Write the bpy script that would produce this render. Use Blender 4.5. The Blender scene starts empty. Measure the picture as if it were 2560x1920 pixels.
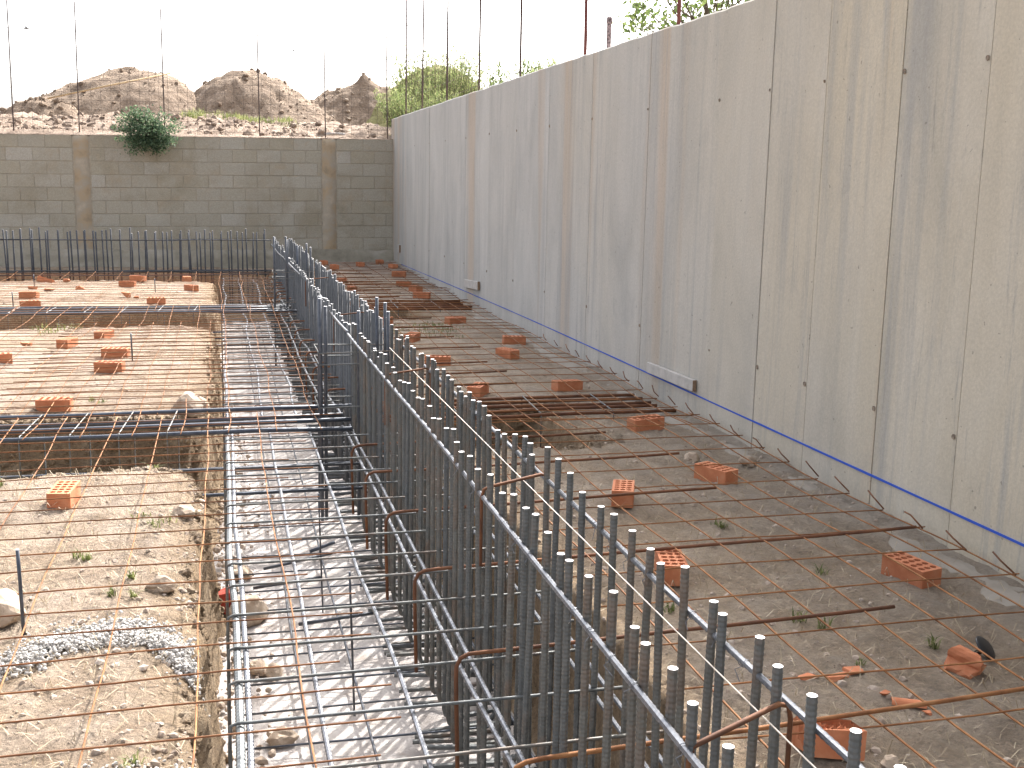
import bpy, bmesh, math, random
import numpy as np
from mathutils import Vector, Matrix, noise as mnoise
random.seed(11)
rng = np.random.default_rng(11)
sc = bpy.context.scene
C = sc.collection

# ------------------------------------------------------------------ camera
CAM_H = 1.68
cam_d = bpy.data.cameras.new('camera'); cam = bpy.data.objects.new('camera', cam_d); C.objects.link(cam)
cam_d.sensor_width = 36.0; cam_d.lens = 39.516; cam_d.clip_start = 0.05; cam_d.clip_end = 2000
def cam_matrix():
    f, cx, cy = 2810.0, 1280.0, 960.0
    y = np.array([(547-cx)/f, (441-cy)/f, 1.0]); y /= np.linalg.norm(y)
    r = math.radians(1.1); h = np.array([math.cos(r), math.sin(r), 0.0])
    x = h - y*(h@y); x /= np.linalg.norm(x)
    z = np.cross(x, y)
    if z[1] > 0: z = -z
    M = np.array([x, y, z])
    right, down, fwd = M[:, 0], M[:, 1], M[:, 2]
    m = Matrix.Identity(4)
    for i in range(3):
        m[i][0] = right[i]; m[i][1] = -down[i]; m[i][2] = -fwd[i]
    m[2][3] = CAM_H
    return m
cam.matrix_world = cam_matrix()
sc.camera = cam

# ------------------------------------------------------------------ sky, sun, exposure
SUN = Vector((0.61, 0.87, 1.0)).normalized()
el = math.asin(SUN.z); az = math.atan2(SUN.x, SUN.y)
w = bpy.data.worlds.new('World'); sc.world = w; w.use_nodes = True
nt = w.node_tree; bg = nt.nodes['Background']
sky = nt.nodes.new('ShaderNodeTexSky'); sky.sky_type = 'NISHITA'; sky.sun_disc = False
sky.sun_elevation = el; sky.sun_rotation = az; sky.dust_density = 6.0; sky.air_density = 0.7; sky.ozone_density = 0.6
hz = nt.nodes.new('ShaderNodeHueSaturation'); hz.inputs['Saturation'].default_value = 0.35   # milky, hazy daylight sky
nt.links.new(sky.outputs[0], hz.inputs['Color']); nt.links.new(hz.outputs[0], bg.inputs[0]); bg.inputs[1].default_value = 0.15
sl = bpy.data.lights.new('sun', 'SUN'); sl.energy = 2.3; sl.angle = math.radians(0.6); sl.color = (1.0, 0.955, 0.90)
so = bpy.data.objects.new('sun', sl); C.objects.link(so)
so.rotation_euler = SUN.to_track_quat('Z', 'Y').to_euler(); so.location = (20, 30, 40)
vs = sc.view_settings
vs.view_transform = 'Standard'; vs.look = 'None'; vs.gamma = 1.0; vs.use_curve_mapping = False
vs.exposure = 1.95

# ------------------------------------------------------------------ helpers
def tag(o, label=None, cat=None, group=None, kind=None):
    if label: o['label'] = label
    if cat: o['category'] = cat
    if group: o['group'] = group
    if kind: o['kind'] = kind
    return o
def link(name, me, parent=None, mat=None):
    o = bpy.data.objects.new(name, me); C.objects.link(o)
    if mat is not None and len(me.materials) == 0: me.materials.append(mat)
    if parent is not None: o.parent = parent
    return o
def empty(name, loc=(0, 0, 0), rz=0.0):
    o = bpy.data.objects.new(name, None); C.objects.link(o)
    o.empty_display_size = 0.1; o.location = loc; o.rotation_euler = (0, 0, rz)
    return o
def mesh(name, v, f, mats=None, smooth=False, mi=None):
    me = bpy.data.meshes.new(name)
    v = [tuple(map(float, p)) for p in v]
    me.from_pydata(v, [], f)
    for m in (mats or []): me.materials.append(m)
    if mi is not None: me.polygons.foreach_set('material_index', mi)
    if smooth: me.polygons.foreach_set('use_smooth', [True]*len(me.polygons))
    me.update()
    return me
class MB:
    def __init__(s): s.v = []; s.f = []; s.m = []
    def add(s, v, f, mi=0):
        n = len(s.v); s.v += list(v); s.f += [tuple(i+n for i in q) for q in f]; s.m += [mi]*len(f)
    def box(s, a, b, mi=0):
        x0, y0, z0 = a; x1, y1, z1 = b
        s.add([(x0,y0,z0),(x1,y0,z0),(x1,y1,z0),(x0,y1,z0),(x0,y0,z1),(x1,y0,z1),(x1,y1,z1),(x0,y1,z1)],
              [(0,3,2,1),(4,5,6,7),(0,1,5,4),(1,2,6,5),(2,3,7,6),(3,0,4,7)], mi)
    def tube(s, pts, r, n=6, mi=0, cap=None, rads=None):
        v, f, capf = tube(pts, r, n, rads)
        s.add(v, f, mi); k = len(s.v)-len(v)
        for q in capf:
            s.f.append(tuple(i+k for i in q)); s.m.append(mi if cap is None else cap)
    def build(s, name, mats, parent=None, smooth=False):
        if not isinstance(mats, (list, tuple)): mats = [mats]
        me = mesh(name, s.v, s.f, mats, smooth, s.m)
        return link(name, me, parent)
def tube(pts, r, n=6, rads=None):
    P = np.array(pts, float); k = len(P)
    T = np.gradient(P, axis=0); T /= np.linalg.norm(T, axis=1)[:, None]+1e-12
    ref = np.array([0, 0, 1.0]) if abs(T[0][2]) < 0.8 else np.array([1.0, 0, 0])
    u = np.cross(T[0], ref); u /= np.linalg.norm(u)
    a = np.arange(n)*2*math.pi/n; V = []
    for i in range(k):
        u = u - T[i]*(u@T[i]); u /= np.linalg.norm(u); w_ = np.cross(T[i], u)
        rr = r if rads is None else rads[i]
        V.append(P[i] + rr*(np.cos(a)[:, None]*u + np.sin(a)[:, None]*w_))
    V = np.concatenate(V)
    F = [(i*n+j, i*n+(j+1) % n, (i+1)*n+(j+1) % n, (i+1)*n+j) for i in range(k-1) for j in range(n)]
    caps = [tuple(range(n))[::-1], tuple((k-1)*n+j for j in range(n))]
    return V, F, caps
# value noise, vectorised
_perm = rng.permutation(512)
_val = rng.random(512)
def vnoise(x, y):
    x = np.asarray(x, float); y = np.asarray(y, float)
    xi = np.floor(x).astype(int); yi = np.floor(y).astype(int)
    fx = x-xi; fy = y-yi; fx = fx*fx*(3-2*fx); fy = fy*fy*(3-2*fy)
    h = lambda a, b: _val[_perm[(a+_perm[b & 255]) & 511]]
    return (h(xi, yi)*(1-fx)+h(xi+1, yi)*fx)*(1-fy)+(h(xi, yi+1)*(1-fx)+h(xi+1, yi+1)*fx)*fy
def fbm(x, y, o=4, g=0.5):
    s = 0; a = 1; t = 0
    for i in range(o):
        s = s+a*vnoise(x*2**i+17.3*i, y*2**i-9.1*i); t += a; a *= g
    return s/t-0.5

# ------------------------------------------------------------------ materials
def mat(name, base=(0.5, 0.5, 0.5), rough=0.8, metal=0.0):
    m = bpy.data.materials.new(name); m.use_nodes = True
    b = m.node_tree.nodes['Principled BSDF']
    b.inputs['Base Color'].default_value = (*base, 1); b.inputs['Roughness'].default_value = rough; b.inputs['Metallic'].default_value = metal
    return m
class N:
    def __init__(s, m): s.m = m; s.t = m.node_tree; s.b = s.t.nodes['Principled BSDF']
    def n(s, ty, **kw):
        q = s.t.nodes.new(ty)
        for k, v in kw.items(): setattr(q, k, v)
        return q
    def l(s, a, b): s.t.links.new(a, b)
    def coord(s, scale=(1, 1, 1), kind='Object'):
        c = s.n('ShaderNodeTexCoord'); mp = s.n('ShaderNodeMapping'); mp.inputs['Scale'].default_value = scale
        s.l(c.outputs[kind], mp.inputs[0]); return mp.outputs[0]
    def noise(s, vec, sc_=5, det=6, rough=0.6, dist=0.0):
        q = s.n('ShaderNodeTexNoise'); q.inputs['Scale'].default_value = sc_; q.inputs['Detail'].default_value = det
        q.inputs['Roughness'].default_value = rough; q.inputs['Distortion'].default_value = dist
        s.l(vec, q.inputs['Vector']); return q.outputs['Fac']
    def ramp(s, fac, stops):
        q = s.n('ShaderNodeValToRGB'); e = q.color_ramp.elements
        e[0].position, e[0].color = stops[0][0], (*stops[0][1], 1)
        e[1].position, e[1].color = stops[-1][0], (*stops[-1][1], 1)
        for p, c in stops[1:-1]:
            k = e.new(p); k.color = (*c, 1)
        s.l(fac, q.inputs[0]); return q.outputs[0]
    def mix(s, fac, a, b, mode='MIX'):
        q = s.n('ShaderNodeMix'); q.data_type = 'RGBA'; q.blend_type = mode
        if isinstance(fac, float): q.inputs[0].default_value = fac
        else: s.l(fac, q.inputs[0])
        for i, c in ((6, a), (7, b)):
            if isinstance(c, tuple): q.inputs[i].default_value = (*c, 1)
            else: s.l(c, q.inputs[i])
        return q.outputs[2]
    def math(s, op, a, b=None, clamp=False):
        q = s.n('ShaderNodeMath'); q.operation = op; q.use_clamp = clamp
        for i, c in ((0, a), (1, b)):
            if c is None: continue
            if isinstance(c, (int, float)): q.inputs[i].default_value = c
            else: s.l(c, q.inputs[i])
        return q.outputs[0]
    def bump(s, h, strength=0.3, dist=0.01):
        q = s.n('ShaderNodeBump'); q.inputs['Strength'].default_value = strength; q.inputs['Distance'].default_value = dist
        s.l(h, q.inputs['Height']); s.l(q.outputs[0], s.b.inputs['Normal'])
    def col(s, c): s.l(c, s.b.inputs['Base Color'])
    def rand(s): return s.n('ShaderNodeObjectInfo').outputs['Random']
    def sep(s, vec):
        q = s.n('ShaderNodeSeparateXYZ'); s.l(vec, q.inputs[0]); return q.outputs
def g01(fac, lo, hi): return [(lo, (0, 0, 0)), (hi, (1, 1, 1))]

def soil_material():
    m = mat('soil', rough=0.95); k = N(m); P = k.coord()
    big = k.noise(P, 0.9, 5, 0.6, 0.4); mid = k.noise(P, 4.5, 6, 0.65, 0.6); fine = k.noise(P, 42, 8, 0.85)
    c = k.ramp(mid, [(0.30, (0.19, 0.14, 0.10)), (0.43, (0.31, 0.24, 0.185)), (0.56, (0.385, 0.315, 0.255)), (0.72, (0.46, 0.40, 0.345))])
    pale = k.ramp(big, g01(None, 0.50, 0.62)); c = k.mix(k.math('MULTIPLY', pale, 0.75), c, (0.48, 0.425, 0.385))
    grey = k.ramp(k.noise(P, 1.7, 6, 0.7), g01(None, 0.54, 0.66)); c = k.mix(k.math('MULTIPLY', grey, 0.55), c, (0.23, 0.20, 0.165))
    grit = k.ramp(fine, [(0.34, (0.25, 0.235, 0.22)), (0.47, (0.92, 0.91, 0.9)), (0.54, (1.08, 1.07, 1.05)), (0.64, (1.65, 1.6, 1.55))]); c = k.mix(0.95, c, grit, 'MULTIPLY')
    dark = k.ramp(k.noise(P, 2.6, 10, 0.82, 0.8), g01(None, 0.51, 0.58)); xr = k.ramp(k.math('MULTIPLY', k.sep(P)[0], 0.3), [(0.40, (0, 0, 0)), (0.55, (1, 1, 1))])   # humus among the dry grass of the right-hand strip
    c = k.mix(k.math('MULTIPLY', k.math('MULTIPLY', dark, xr), 0.65), c, (0.135, 0.12, 0.098)); c = k.mix(k.math('MULTIPLY', k.math('MULTIPLY', k.ramp(k.noise(P, 1.9, 7, 0.7, 0.5), g01(None, 0.50, 0.58)), xr), 0.7), c, (0.46, 0.41, 0.36))
    c = k.mix(k.math('MULTIPLY', xr, 0.50), c, (0.46, 0.41, 0.345))
    green = k.ramp(k.noise(P, 2.3, 8, 0.8), g01(None, 0.64, 0.72)); c = k.mix(k.math('MULTIPLY', green, 0.45), c, (0.16, 0.17, 0.085))
    z = k.sep(P)[2]
    sub = k.ramp(k.math('MULTIPLY_ADD', z, -4.0), [(0.30, (0, 0, 0)), (0.75, (1, 1, 1))])   # ochre subsoil laid bare in the cut sides
    subc = k.ramp(mid, [(0.3, (0.22, 0.15, 0.085)), (0.55, (0.35, 0.255, 0.16)), (0.75, (0.44, 0.345, 0.24))])
    c = k.mix(sub, c, k.mix(0.8, subc, grit, 'MULTIPLY'))
    k.col(c)
    h = k.math('ADD', k.math('MULTIPLY', fine, 0.5), k.noise(P, 14, 6, 0.7))
    k.bump(h, 1.0, 0.06)
    return m
def rubble_material(name, c0, c1, c2, sc_=2.2, bd=0.09):
    m = mat(name, rough=0.95); k = N(m); P = k.coord()
    mid = k.noise(P, sc_, 8, 0.7, 0.5); fine = k.noise(P, sc_*6, 6, 0.75)
    c = k.ramp(mid, [(0.32, c0), (0.52, c1), (0.7, c2)])
    c = k.mix(0.8, c, k.ramp(fine, [(0.3, (0.55, 0.53, 0.5)), (0.55, (1, 1, 1)), (0.7, (1.25, 1.22, 1.2))]), 'MULTIPLY')
    k.col(c); k.bump(k.math('ADD', mid, k.math('MULTIPLY', fine, 0.5)), 0.9, bd)
    return m
def wall_material():
    m = mat('shuttered_concrete', rough=0.88); k = N(m); P = k.coord(); x, y, z = k.sep(P)
    rnd = k.rand()
    off = k.n('ShaderNodeCombineXYZ'); k.l(k.math('MULTIPLY', rnd, 40.0), off.inputs[2])
    va = k.n('ShaderNodeVectorMath'); va.operation = 'ADD'; k.l(P, va.inputs[0]); k.l(off.outputs[0], va.inputs[1])
    def st(sy, sz, s, d=5, r=0.6, dist=0.3):
        mp = k.n('ShaderNodeMapping'); mp.inputs['Scale'].default_value = (1, sy, sz); k.l(va.outputs[0], mp.inputs[0])
        return k.noise(mp.outputs[0], s, d, r, dist)
    warm = k.ramp(k.math('ADD', k.math('MULTIPLY', y, 0.05), k.math('MULTIPLY', st(0.5, 0.25, 1.0, 3), 0.5)), [(0.42, (1, 1, 1)), (0.80, (0, 0, 0))])   # cement of two pours
    tone = st(1.6, 0.55, 1.0, 7, 0.62, 0.6)
    grey = k.ramp(tone, [(0.30, (0.36, 0.355, 0.335)), (0.5, (0.445, 0.435, 0.408)), (0.7, (0.515, 0.50, 0.468))])
    tan = k.ramp(tone, [(0.30, (0.44, 0.39, 0.295)), (0.5, (0.53, 0.465, 0.35)), (0.7, (0.58, 0.52, 0.41))])
    c = k.mix(warm, grey, tan)
    c = k.mix(k.math('MULTIPLY', rnd, 0.25), c, (0.48, 0.45, 0.40))
    och = k.ramp(st(1.9, 0.07, 1.0, 3, 0.5), g01(None, 0.57, 0.66)); c = k.mix(k.math('MULTIPLY', och, 0.45), c, (0.46, 0.325, 0.205))
    area = k.ramp(st(0.9, 0.3, 1.1, 4, 0.6), g01(None, 0.30, 0.60))
    blu = k.ramp(st(5.5, 0.22, 1.0, 7, 0.7, 0.5), g01(None, 0.50, 0.64)); c = k.mix(k.math('MULTIPLY', k.math('MULTIPLY', blu, area), 0.68), c, (0.315, 0.312, 0.30))
    thin = k.ramp(st(22, 1.6, 1.0, 8, 0.75, 0.4), g01(None, 0.57, 0.72)); c = k.mix(k.math('MULTIPLY', k.math('MULTIPLY', thin, area), 0.70), c, (0.20, 0.203, 0.205))
    lite = k.ramp(st(7, 0.5, 1.1, 5, 0.6), g01(None, 0.60, 0.74)); c = k.mix(k.math('MULTIPLY', lite, 0.30), c, (0.54, 0.51, 0.47))
    blot = k.ramp(st(2.6, 2.2, 1.0, 6, 0.65, 0.8), g01(None, 0.58, 0.70)); c = k.mix(k.math('MULTIPLY', blot, 0.22), c, (0.30, 0.295, 0.28))
    pit = k.ramp(k.noise(P, 26, 2, 0.5), g01(None, 0.735, 0.755)); c = k.mix(k.math('MULTIPLY', pit, 0.5), c, (0.12, 0.11, 0.10))
    splash = k.ramp(k.math('MULTIPLY_ADD', z, 1.0), [(0.0, (1, 1, 1)), (0.30, (0, 0, 0))])
    c = k.mix(k.math('MULTIPLY', splash, k.math('MULTIPLY', st(3, 3, 1.4, 5), 0.9)), c, (0.33, 0.295, 0.25))  # dried soil splash at the foot
    c = k.mix(0.5, c, k.ramp(k.noise(P, 70, 4, 0.7), [(0.3, (0.78, 0.78, 0.78)), (0.7, (1.17, 1.17, 1.17))]), 'MULTIPLY')
    k.col(c); k.bump(k.math('ADD', st(14, 1.0, 1.4, 6, 0.7), k.noise(P, 60, 3, 0.6)), 0.22, 0.006)
    return m
def block_material():
    m = mat('concrete_block_face', rough=0.93); k = N(m); P = k.coord(); r = k.rand()
    c = k.ramp(r, [(0.0, (0.345, 0.315, 0.25)), (0.25, (0.365, 0.338, 0.275)), (0.5, (0.385, 0.36, 0.30)), (0.75, (0.35, 0.318, 0.245)), (1.0, (0.40, 0.375, 0.32))])
    st = k.ramp(k.noise(P, 1.1, 6, 0.65, 0.4), g01(None, 0.48, 0.66)); c = k.mix(k.math('MULTIPLY', st, 0.65), c, (0.27, 0.235, 0.165))
    st2 = k.ramp(k.noise(P, 3.1, 6, 0.65, 0.4), g01(None, 0.55, 0.7)); c = k.mix(k.math('MULTIPLY', st2, 0.45), c, (0.36, 0.29, 0.20))
    fine = k.noise(P, 60, 4, 0.7); c = k.mix(0.7, c, k.ramp(fine, [(0.3, (0.7, 0.7, 0.7)), (0.7, (1.2, 1.2, 1.2))]), 'MULTIPLY')
    k.col(c); k.bump(fine, 0.6, 0.008); return m
def simple(name, stops, sc_=8, rough=0.85, metal=0.0, bs=0.3, bd=0.004, det=6, rnd=None):
    m = mat(name, rough=rough, metal=metal); k = N(m); P = k.coord()
    n = k.noise(P, sc_, det, 0.65, 0.2); c = k.ramp(n, stops)
    if rnd: c = k.mix(0.9, c, k.ramp(k.rand(), [(0.0, rnd[0]), (1.0, rnd[1])]), 'MULTIPLY')
    k.col(c); k.bump(k.noise(P, sc_*3, 5, 0.7), bs, bd); return m
def leaf_mat(name, stops, trans=0.5):
    m = mat(name, rough=0.6); k = N(m)
    g = k.n('ShaderNodeNewGeometry'); c = k.ramp(g.outputs['Random Per Island'], stops); k.col(c)
    t = k.n('ShaderNodeBsdfTranslucent'); k.l(c, t.inputs[0]); mx = k.n('ShaderNodeMixShader'); mx.inputs[0].default_value = trans
    out = k.t.nodes['Material Output']; k.l(k.b.outputs[0], mx.inputs[1]); k.l(t.outputs[0], mx.inputs[2]); k.l(mx.outputs[0], out.inputs[0])
    return m
M_soil = soil_material()
M_wall = wall_material()
M_block = block_material()
M_mortar = simple('mortar', [(0.3, (0.27, 0.235, 0.18)), (0.7, (0.40, 0.355, 0.28))], 14)
M_pillar = simple('stained_pillar', [(0.30, (0.25, 0.205, 0.14)), (0.42, (0.37, 0.285, 0.185)), (0.55, (0.34, 0.30, 0.235)), (0.72, (0.46, 0.38, 0.285))], 3.2, bs=0.5, bd=0.01)
M_render = simple('rough_render', [(0.3, (0.165, 0.148, 0.11)), (0.5, (0.265, 0.24, 0.185)), (0.7, (0.35, 0.32, 0.265))], 2.6, bs=0.6, bd=0.02)
M_blind = simple('lean_concrete', [(0.28, (0.27, 0.225, 0.19)), (0.42, (0.37, 0.335, 0.31)), (0.7, (0.46, 0.435, 0.42))], 5.5, rough=0.9, bs=0.8, bd=0.015)
M_steel = simple('mill_steel', [(0.35, (0.095, 0.099, 0.097)), (0.65, (0.15, 0.155, 0.152))], 22, rough=0.5, metal=0.25, bs=0.2, bd=0.001, rnd=((0.85, 0.9, 0.95), (1.1, 1.08, 1.0)))
M_steel_d = simple('dark_steel', [(0.35, (0.052, 0.06, 0.075)), (0.65, (0.095, 0.105, 0.12))], 22, rough=0.42, metal=0.35, bs=0.2, bd=0.001, rnd=((0.85, 0.9, 1.0), (1.1, 1.05, 1.0)))
def rust_patches(m, amt=0.5):
    k = N(m); old = k.b.inputs['Base Color'].links[0].from_socket; P = k.coord()
    f = k.ramp(k.math('ADD', k.noise(P, 6, 5, 0.7), k.math('MULTIPLY', k.rand(), 0.16)), g01(None, 0.60, 0.74)); c = k.mix(k.math('MULTIPLY', f, amt), old, (0.17, 0.085, 0.045))
    g = k.ramp(k.noise(P, 19, 4, 0.6), g01(None, 0.66, 0.72)); k.col(k.mix(k.math('MULTIPLY', g, 0.45), c, (0.30, 0.29, 0.275)))
rust_patches(M_steel, 0.38)
M_steel_f = simple('weathered_steel', [(0.35, (0.062, 0.067, 0.072)), (0.65, (0.105, 0.11, 0.115))], 22, rough=0.6, metal=0.2)
M_backbar = simple('dull_dark_steel', [(0.35, (0.035, 0.04, 0.05)), (0.65, (0.065, 0.07, 0.08))], 22, rough=0.75)
M_rustm = simple('brown_wire', [(0.3, (0.115, 0.047, 0.02)), (0.55, (0.215, 0.092, 0.036)), (0.75, (0.32, 0.155, 0.065))], 9, rough=0.85, bs=0.3, bd=0.001, rnd=((0.75, 0.72, 0.7), (1.2, 1.15, 1.1)))
M_rod = simple('bright_steel_rod', [(0.35, (0.11, 0.118, 0.135)), (0.65, (0.20, 0.21, 0.23))], 22, rough=0.33, metal=0.55, bs=0.2, bd=0.001)
M_cut_sunlit = mat('sunlit_cut_steel_end', (0.82, 0.80, 0.80), 0.55, 0.0)  # cut bar ends, their sunlit white painted into the base colour
M_rust = simple('rusty_wire', [(0.3, (0.14, 0.054, 0.02)), (0.5, (0.26, 0.115, 0.042)), (0.72, (0.36, 0.185, 0.08))], 9, rough=0.85, bs=0.3, bd=0.001, rnd=((0.8, 0.75, 0.7), (1.2, 1.15, 1.1)))
M_rustd = simple('rusty_bar', [(0.3, (0.075, 0.033, 0.018)), (0.55, (0.155, 0.064, 0.028)), (0.75, (0.27, 0.12, 0.048))], 7, rough=0.85, bs=0.3, bd=0.001, rnd=((0.75, 0.72, 0.7), (1.15, 1.1, 1.1)))
M_brick = simple('fired_clay', [(0.3, (0.40, 0.135, 0.06)), (0.5, (0.48, 0.175, 0.08)), (0.66, (0.52, 0.23, 0.12)), (0.78, (0.52, 0.33, 0.22))], 9, rough=0.85, bs=0.3, bd=0.003, rnd=((0.88, 0.85, 0.85), (1.1, 1.1, 1.1)))
M_bank = rubble_material('bank_soil', (0.19, 0.13, 0.09), (0.31, 0.23, 0.17), (0.39, 0.305, 0.24), 2.8, 0.10)
M_heap = rubble_material('spoil_soil', (0.16, 0.112, 0.075), (0.275, 0.20, 0.14), (0.36, 0.275, 0.20), 2.6, 0.13)
M_heapg = rubble_material('grassy_soil', (0.20, 0.19, 0.07), (0.30, 0.28, 0.12), (0.36, 0.32, 0.17), 1.3, 0.14)
M_rock = simple('stone', [(0.3, (0.30, 0.225, 0.16)), (0.55, (0.43, 0.345, 0.265)), (0.75, (0.53, 0.46, 0.385))], 14, bs=0.5, bd=0.008, rnd=((0.7, 0.68, 0.65), (1.15, 1.15, 1.15)))
M_pebble = simple('pebbles', [(0.3, (0.23, 0.175, 0.13)), (0.5, (0.35, 0.28, 0.22)), (0.7, (0.46, 0.39, 0.33))], 3.5, bs=0.5, bd=0.004, det=9)
M_gravel = simple('white_gravel', [(0.3, (0.28, 0.265, 0.245)), (0.5, (0.43, 0.41, 0.385)), (0.7, (0.57, 0.55, 0.52))], 55, bs=0.4, bd=0.003)
M_foot = simple('dusty_footing', [(0.3, (0.22, 0.19, 0.155)), (0.5, (0.27, 0.24, 0.20)), (0.7, (0.305, 0.275, 0.235))], 4, bs=0.4, bd=0.01)
M_wood = simple('weathered_board', [(0.3, (0.38, 0.36, 0.33)), (0.6, (0.50, 0.475, 0.44)), (0.8, (0.56, 0.53, 0.5))], 12, bs=0.3, bd=0.003)
M_woodend = simple('sawn_end', [(0.3, (0.17, 0.105, 0.06)), (0.7, (0.27, 0.18, 0.115))], 30)
M_pole = simple('dry_cane', [(0.3, (0.33, 0.23, 0.13)), (0.7, (0.5, 0.38, 0.22))], 9)
M_blue = mat('blue_chalk', (0.035, 0.095, 0.48), 0.9)
M_black = mat('black_plastic', (0.012, 0.013, 0.016), 0.35)
M_post = simple('fence_post_steel', [(0.35, (0.05, 0.035, 0.03)), (0.65, (0.10, 0.06, 0.05))], 12, rough=0.7, bs=0.2, bd=0.001)
M_postred = mat('red_oxide_post', (0.13, 0.035, 0.03), 0.7)
M_wiref = mat('fence_wire', (0.075, 0.05, 0.04), 0.7)
M_string = mat('nylon_string', (0.78, 0.70, 0.60), 0.6)
M_leafA = leaf_mat('shrub_leaves', [(0.0, (0.05, 0.095, 0.055)), (0.5, (0.095, 0.16, 0.085)), (0.85, (0.16, 0.23, 0.12)), (1.0, (0.27, 0.32, 0.21))])
M_leafB = leaf_mat('broom_leaves', [(0.0, (0.12, 0.17, 0.06)), (0.5, (0.22, 0.27, 0.10)), (1.0, (0.36, 0.38, 0.18))])
M_leafC = leaf_mat('tree_leaves', [(0.0, (0.07, 0.11, 0.035)), (0.5, (0.13, 0.185, 0.055)), (1.0, (0.21, 0.26, 0.09))])
M_grass = leaf_mat('weeds', [(0.0, (0.09, 0.115, 0.035)), (0.5, (0.16, 0.185, 0.06)), (1.0, (0.30, 0.30, 0.14))])
M_straw = leaf_mat('dry_straw', [(0.0, (0.30, 0.23, 0.14)), (1.0, (0.52, 0.43, 0.30))], 0.15)
M_twig = mat('twig', (0.11, 0.08, 0.05), 0.9)
M_red = mat('red_cloth_dust', (0.42, 0.055, 0.03), 0.8)
M_bird = mat('bird_feathers', (0.03, 0.03, 0.035), 0.8)

# ------------------------------------------------------------------ ground with trenches
XW = 3.29           # face of the concrete wall
YB = 22.14          # face of the block wall
def sstep(a, b, t):
    t = np.clip((t-a)/(b-a), 0, 1); return t*t*(3-2*t)
def sdbox(x, y, x0, x1, y0, y1):
    dx = np.maximum(x0-x, x-x1); dy = np.maximum(y0-y, y-y1)
    return np.minimum(np.maximum(dx, dy), 0)+np.hypot(np.maximum(dx, 0), np.maximum(dy, 0))
def smin(a, b, k):
    h = np.clip(0.5+0.5*(b-a)/k, 0, 1); return b*(1-h)+a*h-k*h*(1-h)
def trench_sd(x, y):
    n = fbm(x*2.3, y*2.3, 3)*0.14+fbm(x*9, y*9, 3)*0.09
    a = sdbox(x, y, -0.10, 1.40, -6, 19.6)
    b1 = sdbox(x, y, -12, 0.3, 6.82, 8.30)
    b2 = sdbox(x, y, -12, 0.3, 13.45, 15.10)
    c = sdbox(x, y, -12, 1.40, 19.5, 21.3)
    l = smin(smin(smin(a, b1, 0.42), b2, 0.5), c, 0.25)
    r = smin(sdbox(x, y, 0.9, 2.35, 7.02, 8.25), sdbox(x, y, 0.9, 2.45, 13.9, 15.2), 0.2)
    return smin(l, r, 0.25)+n
def gh(x, y):
    x = np.asarray(x, float); y = np.asarray(y, float)
    z = fbm(x*0.55, y*0.55, 3)*0.05+fbm(x*2.5, y*2.5, 4)*0.055+np.abs(fbm(x*9, y*9, 4))*0.05-0.012+fbm(x*23, y*23, 2)*0.012
    z = z+sstep(17.5, 22, y)*sstep(1.2, 2.2, x)*0.10
    z = z+sstep(0.25, 0.0, XW-x)*0.03
    d = trench_sd(x, y)
    rimdrop = -0.05*sstep(0.30, 0.0, d)
    depth = np.where(x > 1.45, -0.42, np.where(x < -0.25, -0.48, -0.78))
    t = sstep(0.035, -0.075, d)
    fl = depth+fbm(x*5, y*5, 3)*0.06+0.10*sstep(-0.22, -0.05, d)*(0.5+fbm(x*3, y*3, 2))
    return (z+rimdrop)*(1-t)+fl*t
def axis(pts):
    out = []
    for a, b, s in pts:
        n = max(1, int(round((b-a)/s))); out += list(np.linspace(a, b, n, endpoint=False))
    out.append(pts[-1][1]); return np.array(out)
xs = axis([(-14, -5, 0.25), (-5, -2, 0.06), (-2, -0.5, 0.035), (-0.5, 0.1, 0.016), (0.1, 1.2, 0.05), (1.2, 1.6, 0.018), (1.6, 3.34, 0.03)])
ys = axis([(-6, 1.5, 0.3), (1.5, 7, 0.028), (7, 10, 0.035), (10, 16, 0.05), (16, 22.2, 0.075)])
X, Y = np.meshgrid(xs, ys); Z = gh(X, Y)
nx, ny = len(xs), len(ys)
V = np.stack([X.ravel(), Y.ravel(), Z.ravel()], 1)
idx = np.arange(nx*ny).reshape(ny, nx)
F = np.stack([idx[:-1, :-1].ravel(), idx[:-1, 1:].ravel(), idx[1:, 1:].ravel(), idx[1:, :-1].ravel()], 1)
def grid_obj(name, V, F, m, parent=None):
    me = bpy.data.meshes.new(name); me.vertices.add(len(V)); me.vertices.foreach_set('co', V.astype(np.float32).ravel())
    me.loops.add(F.size); me.loops.foreach_set('vertex_index', F.astype(np.int32).ravel())
    me.polygons.add(len(F)); me.polygons.foreach_set('loop_start', np.arange(0, F.size, 4, dtype=np.int32))
    me.polygons.foreach_set('loop_total', np.full(len(F), 4, dtype=np.int32))
    me.polygons.foreach_set('use_smooth', np.ones(len(F), dtype=bool))
    me.update(calc_edges=True); me.materials.append(m)
    return link(name, me, parent)
tag(grid_obj('ground', V, F, M_soil), kind='structure')

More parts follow.
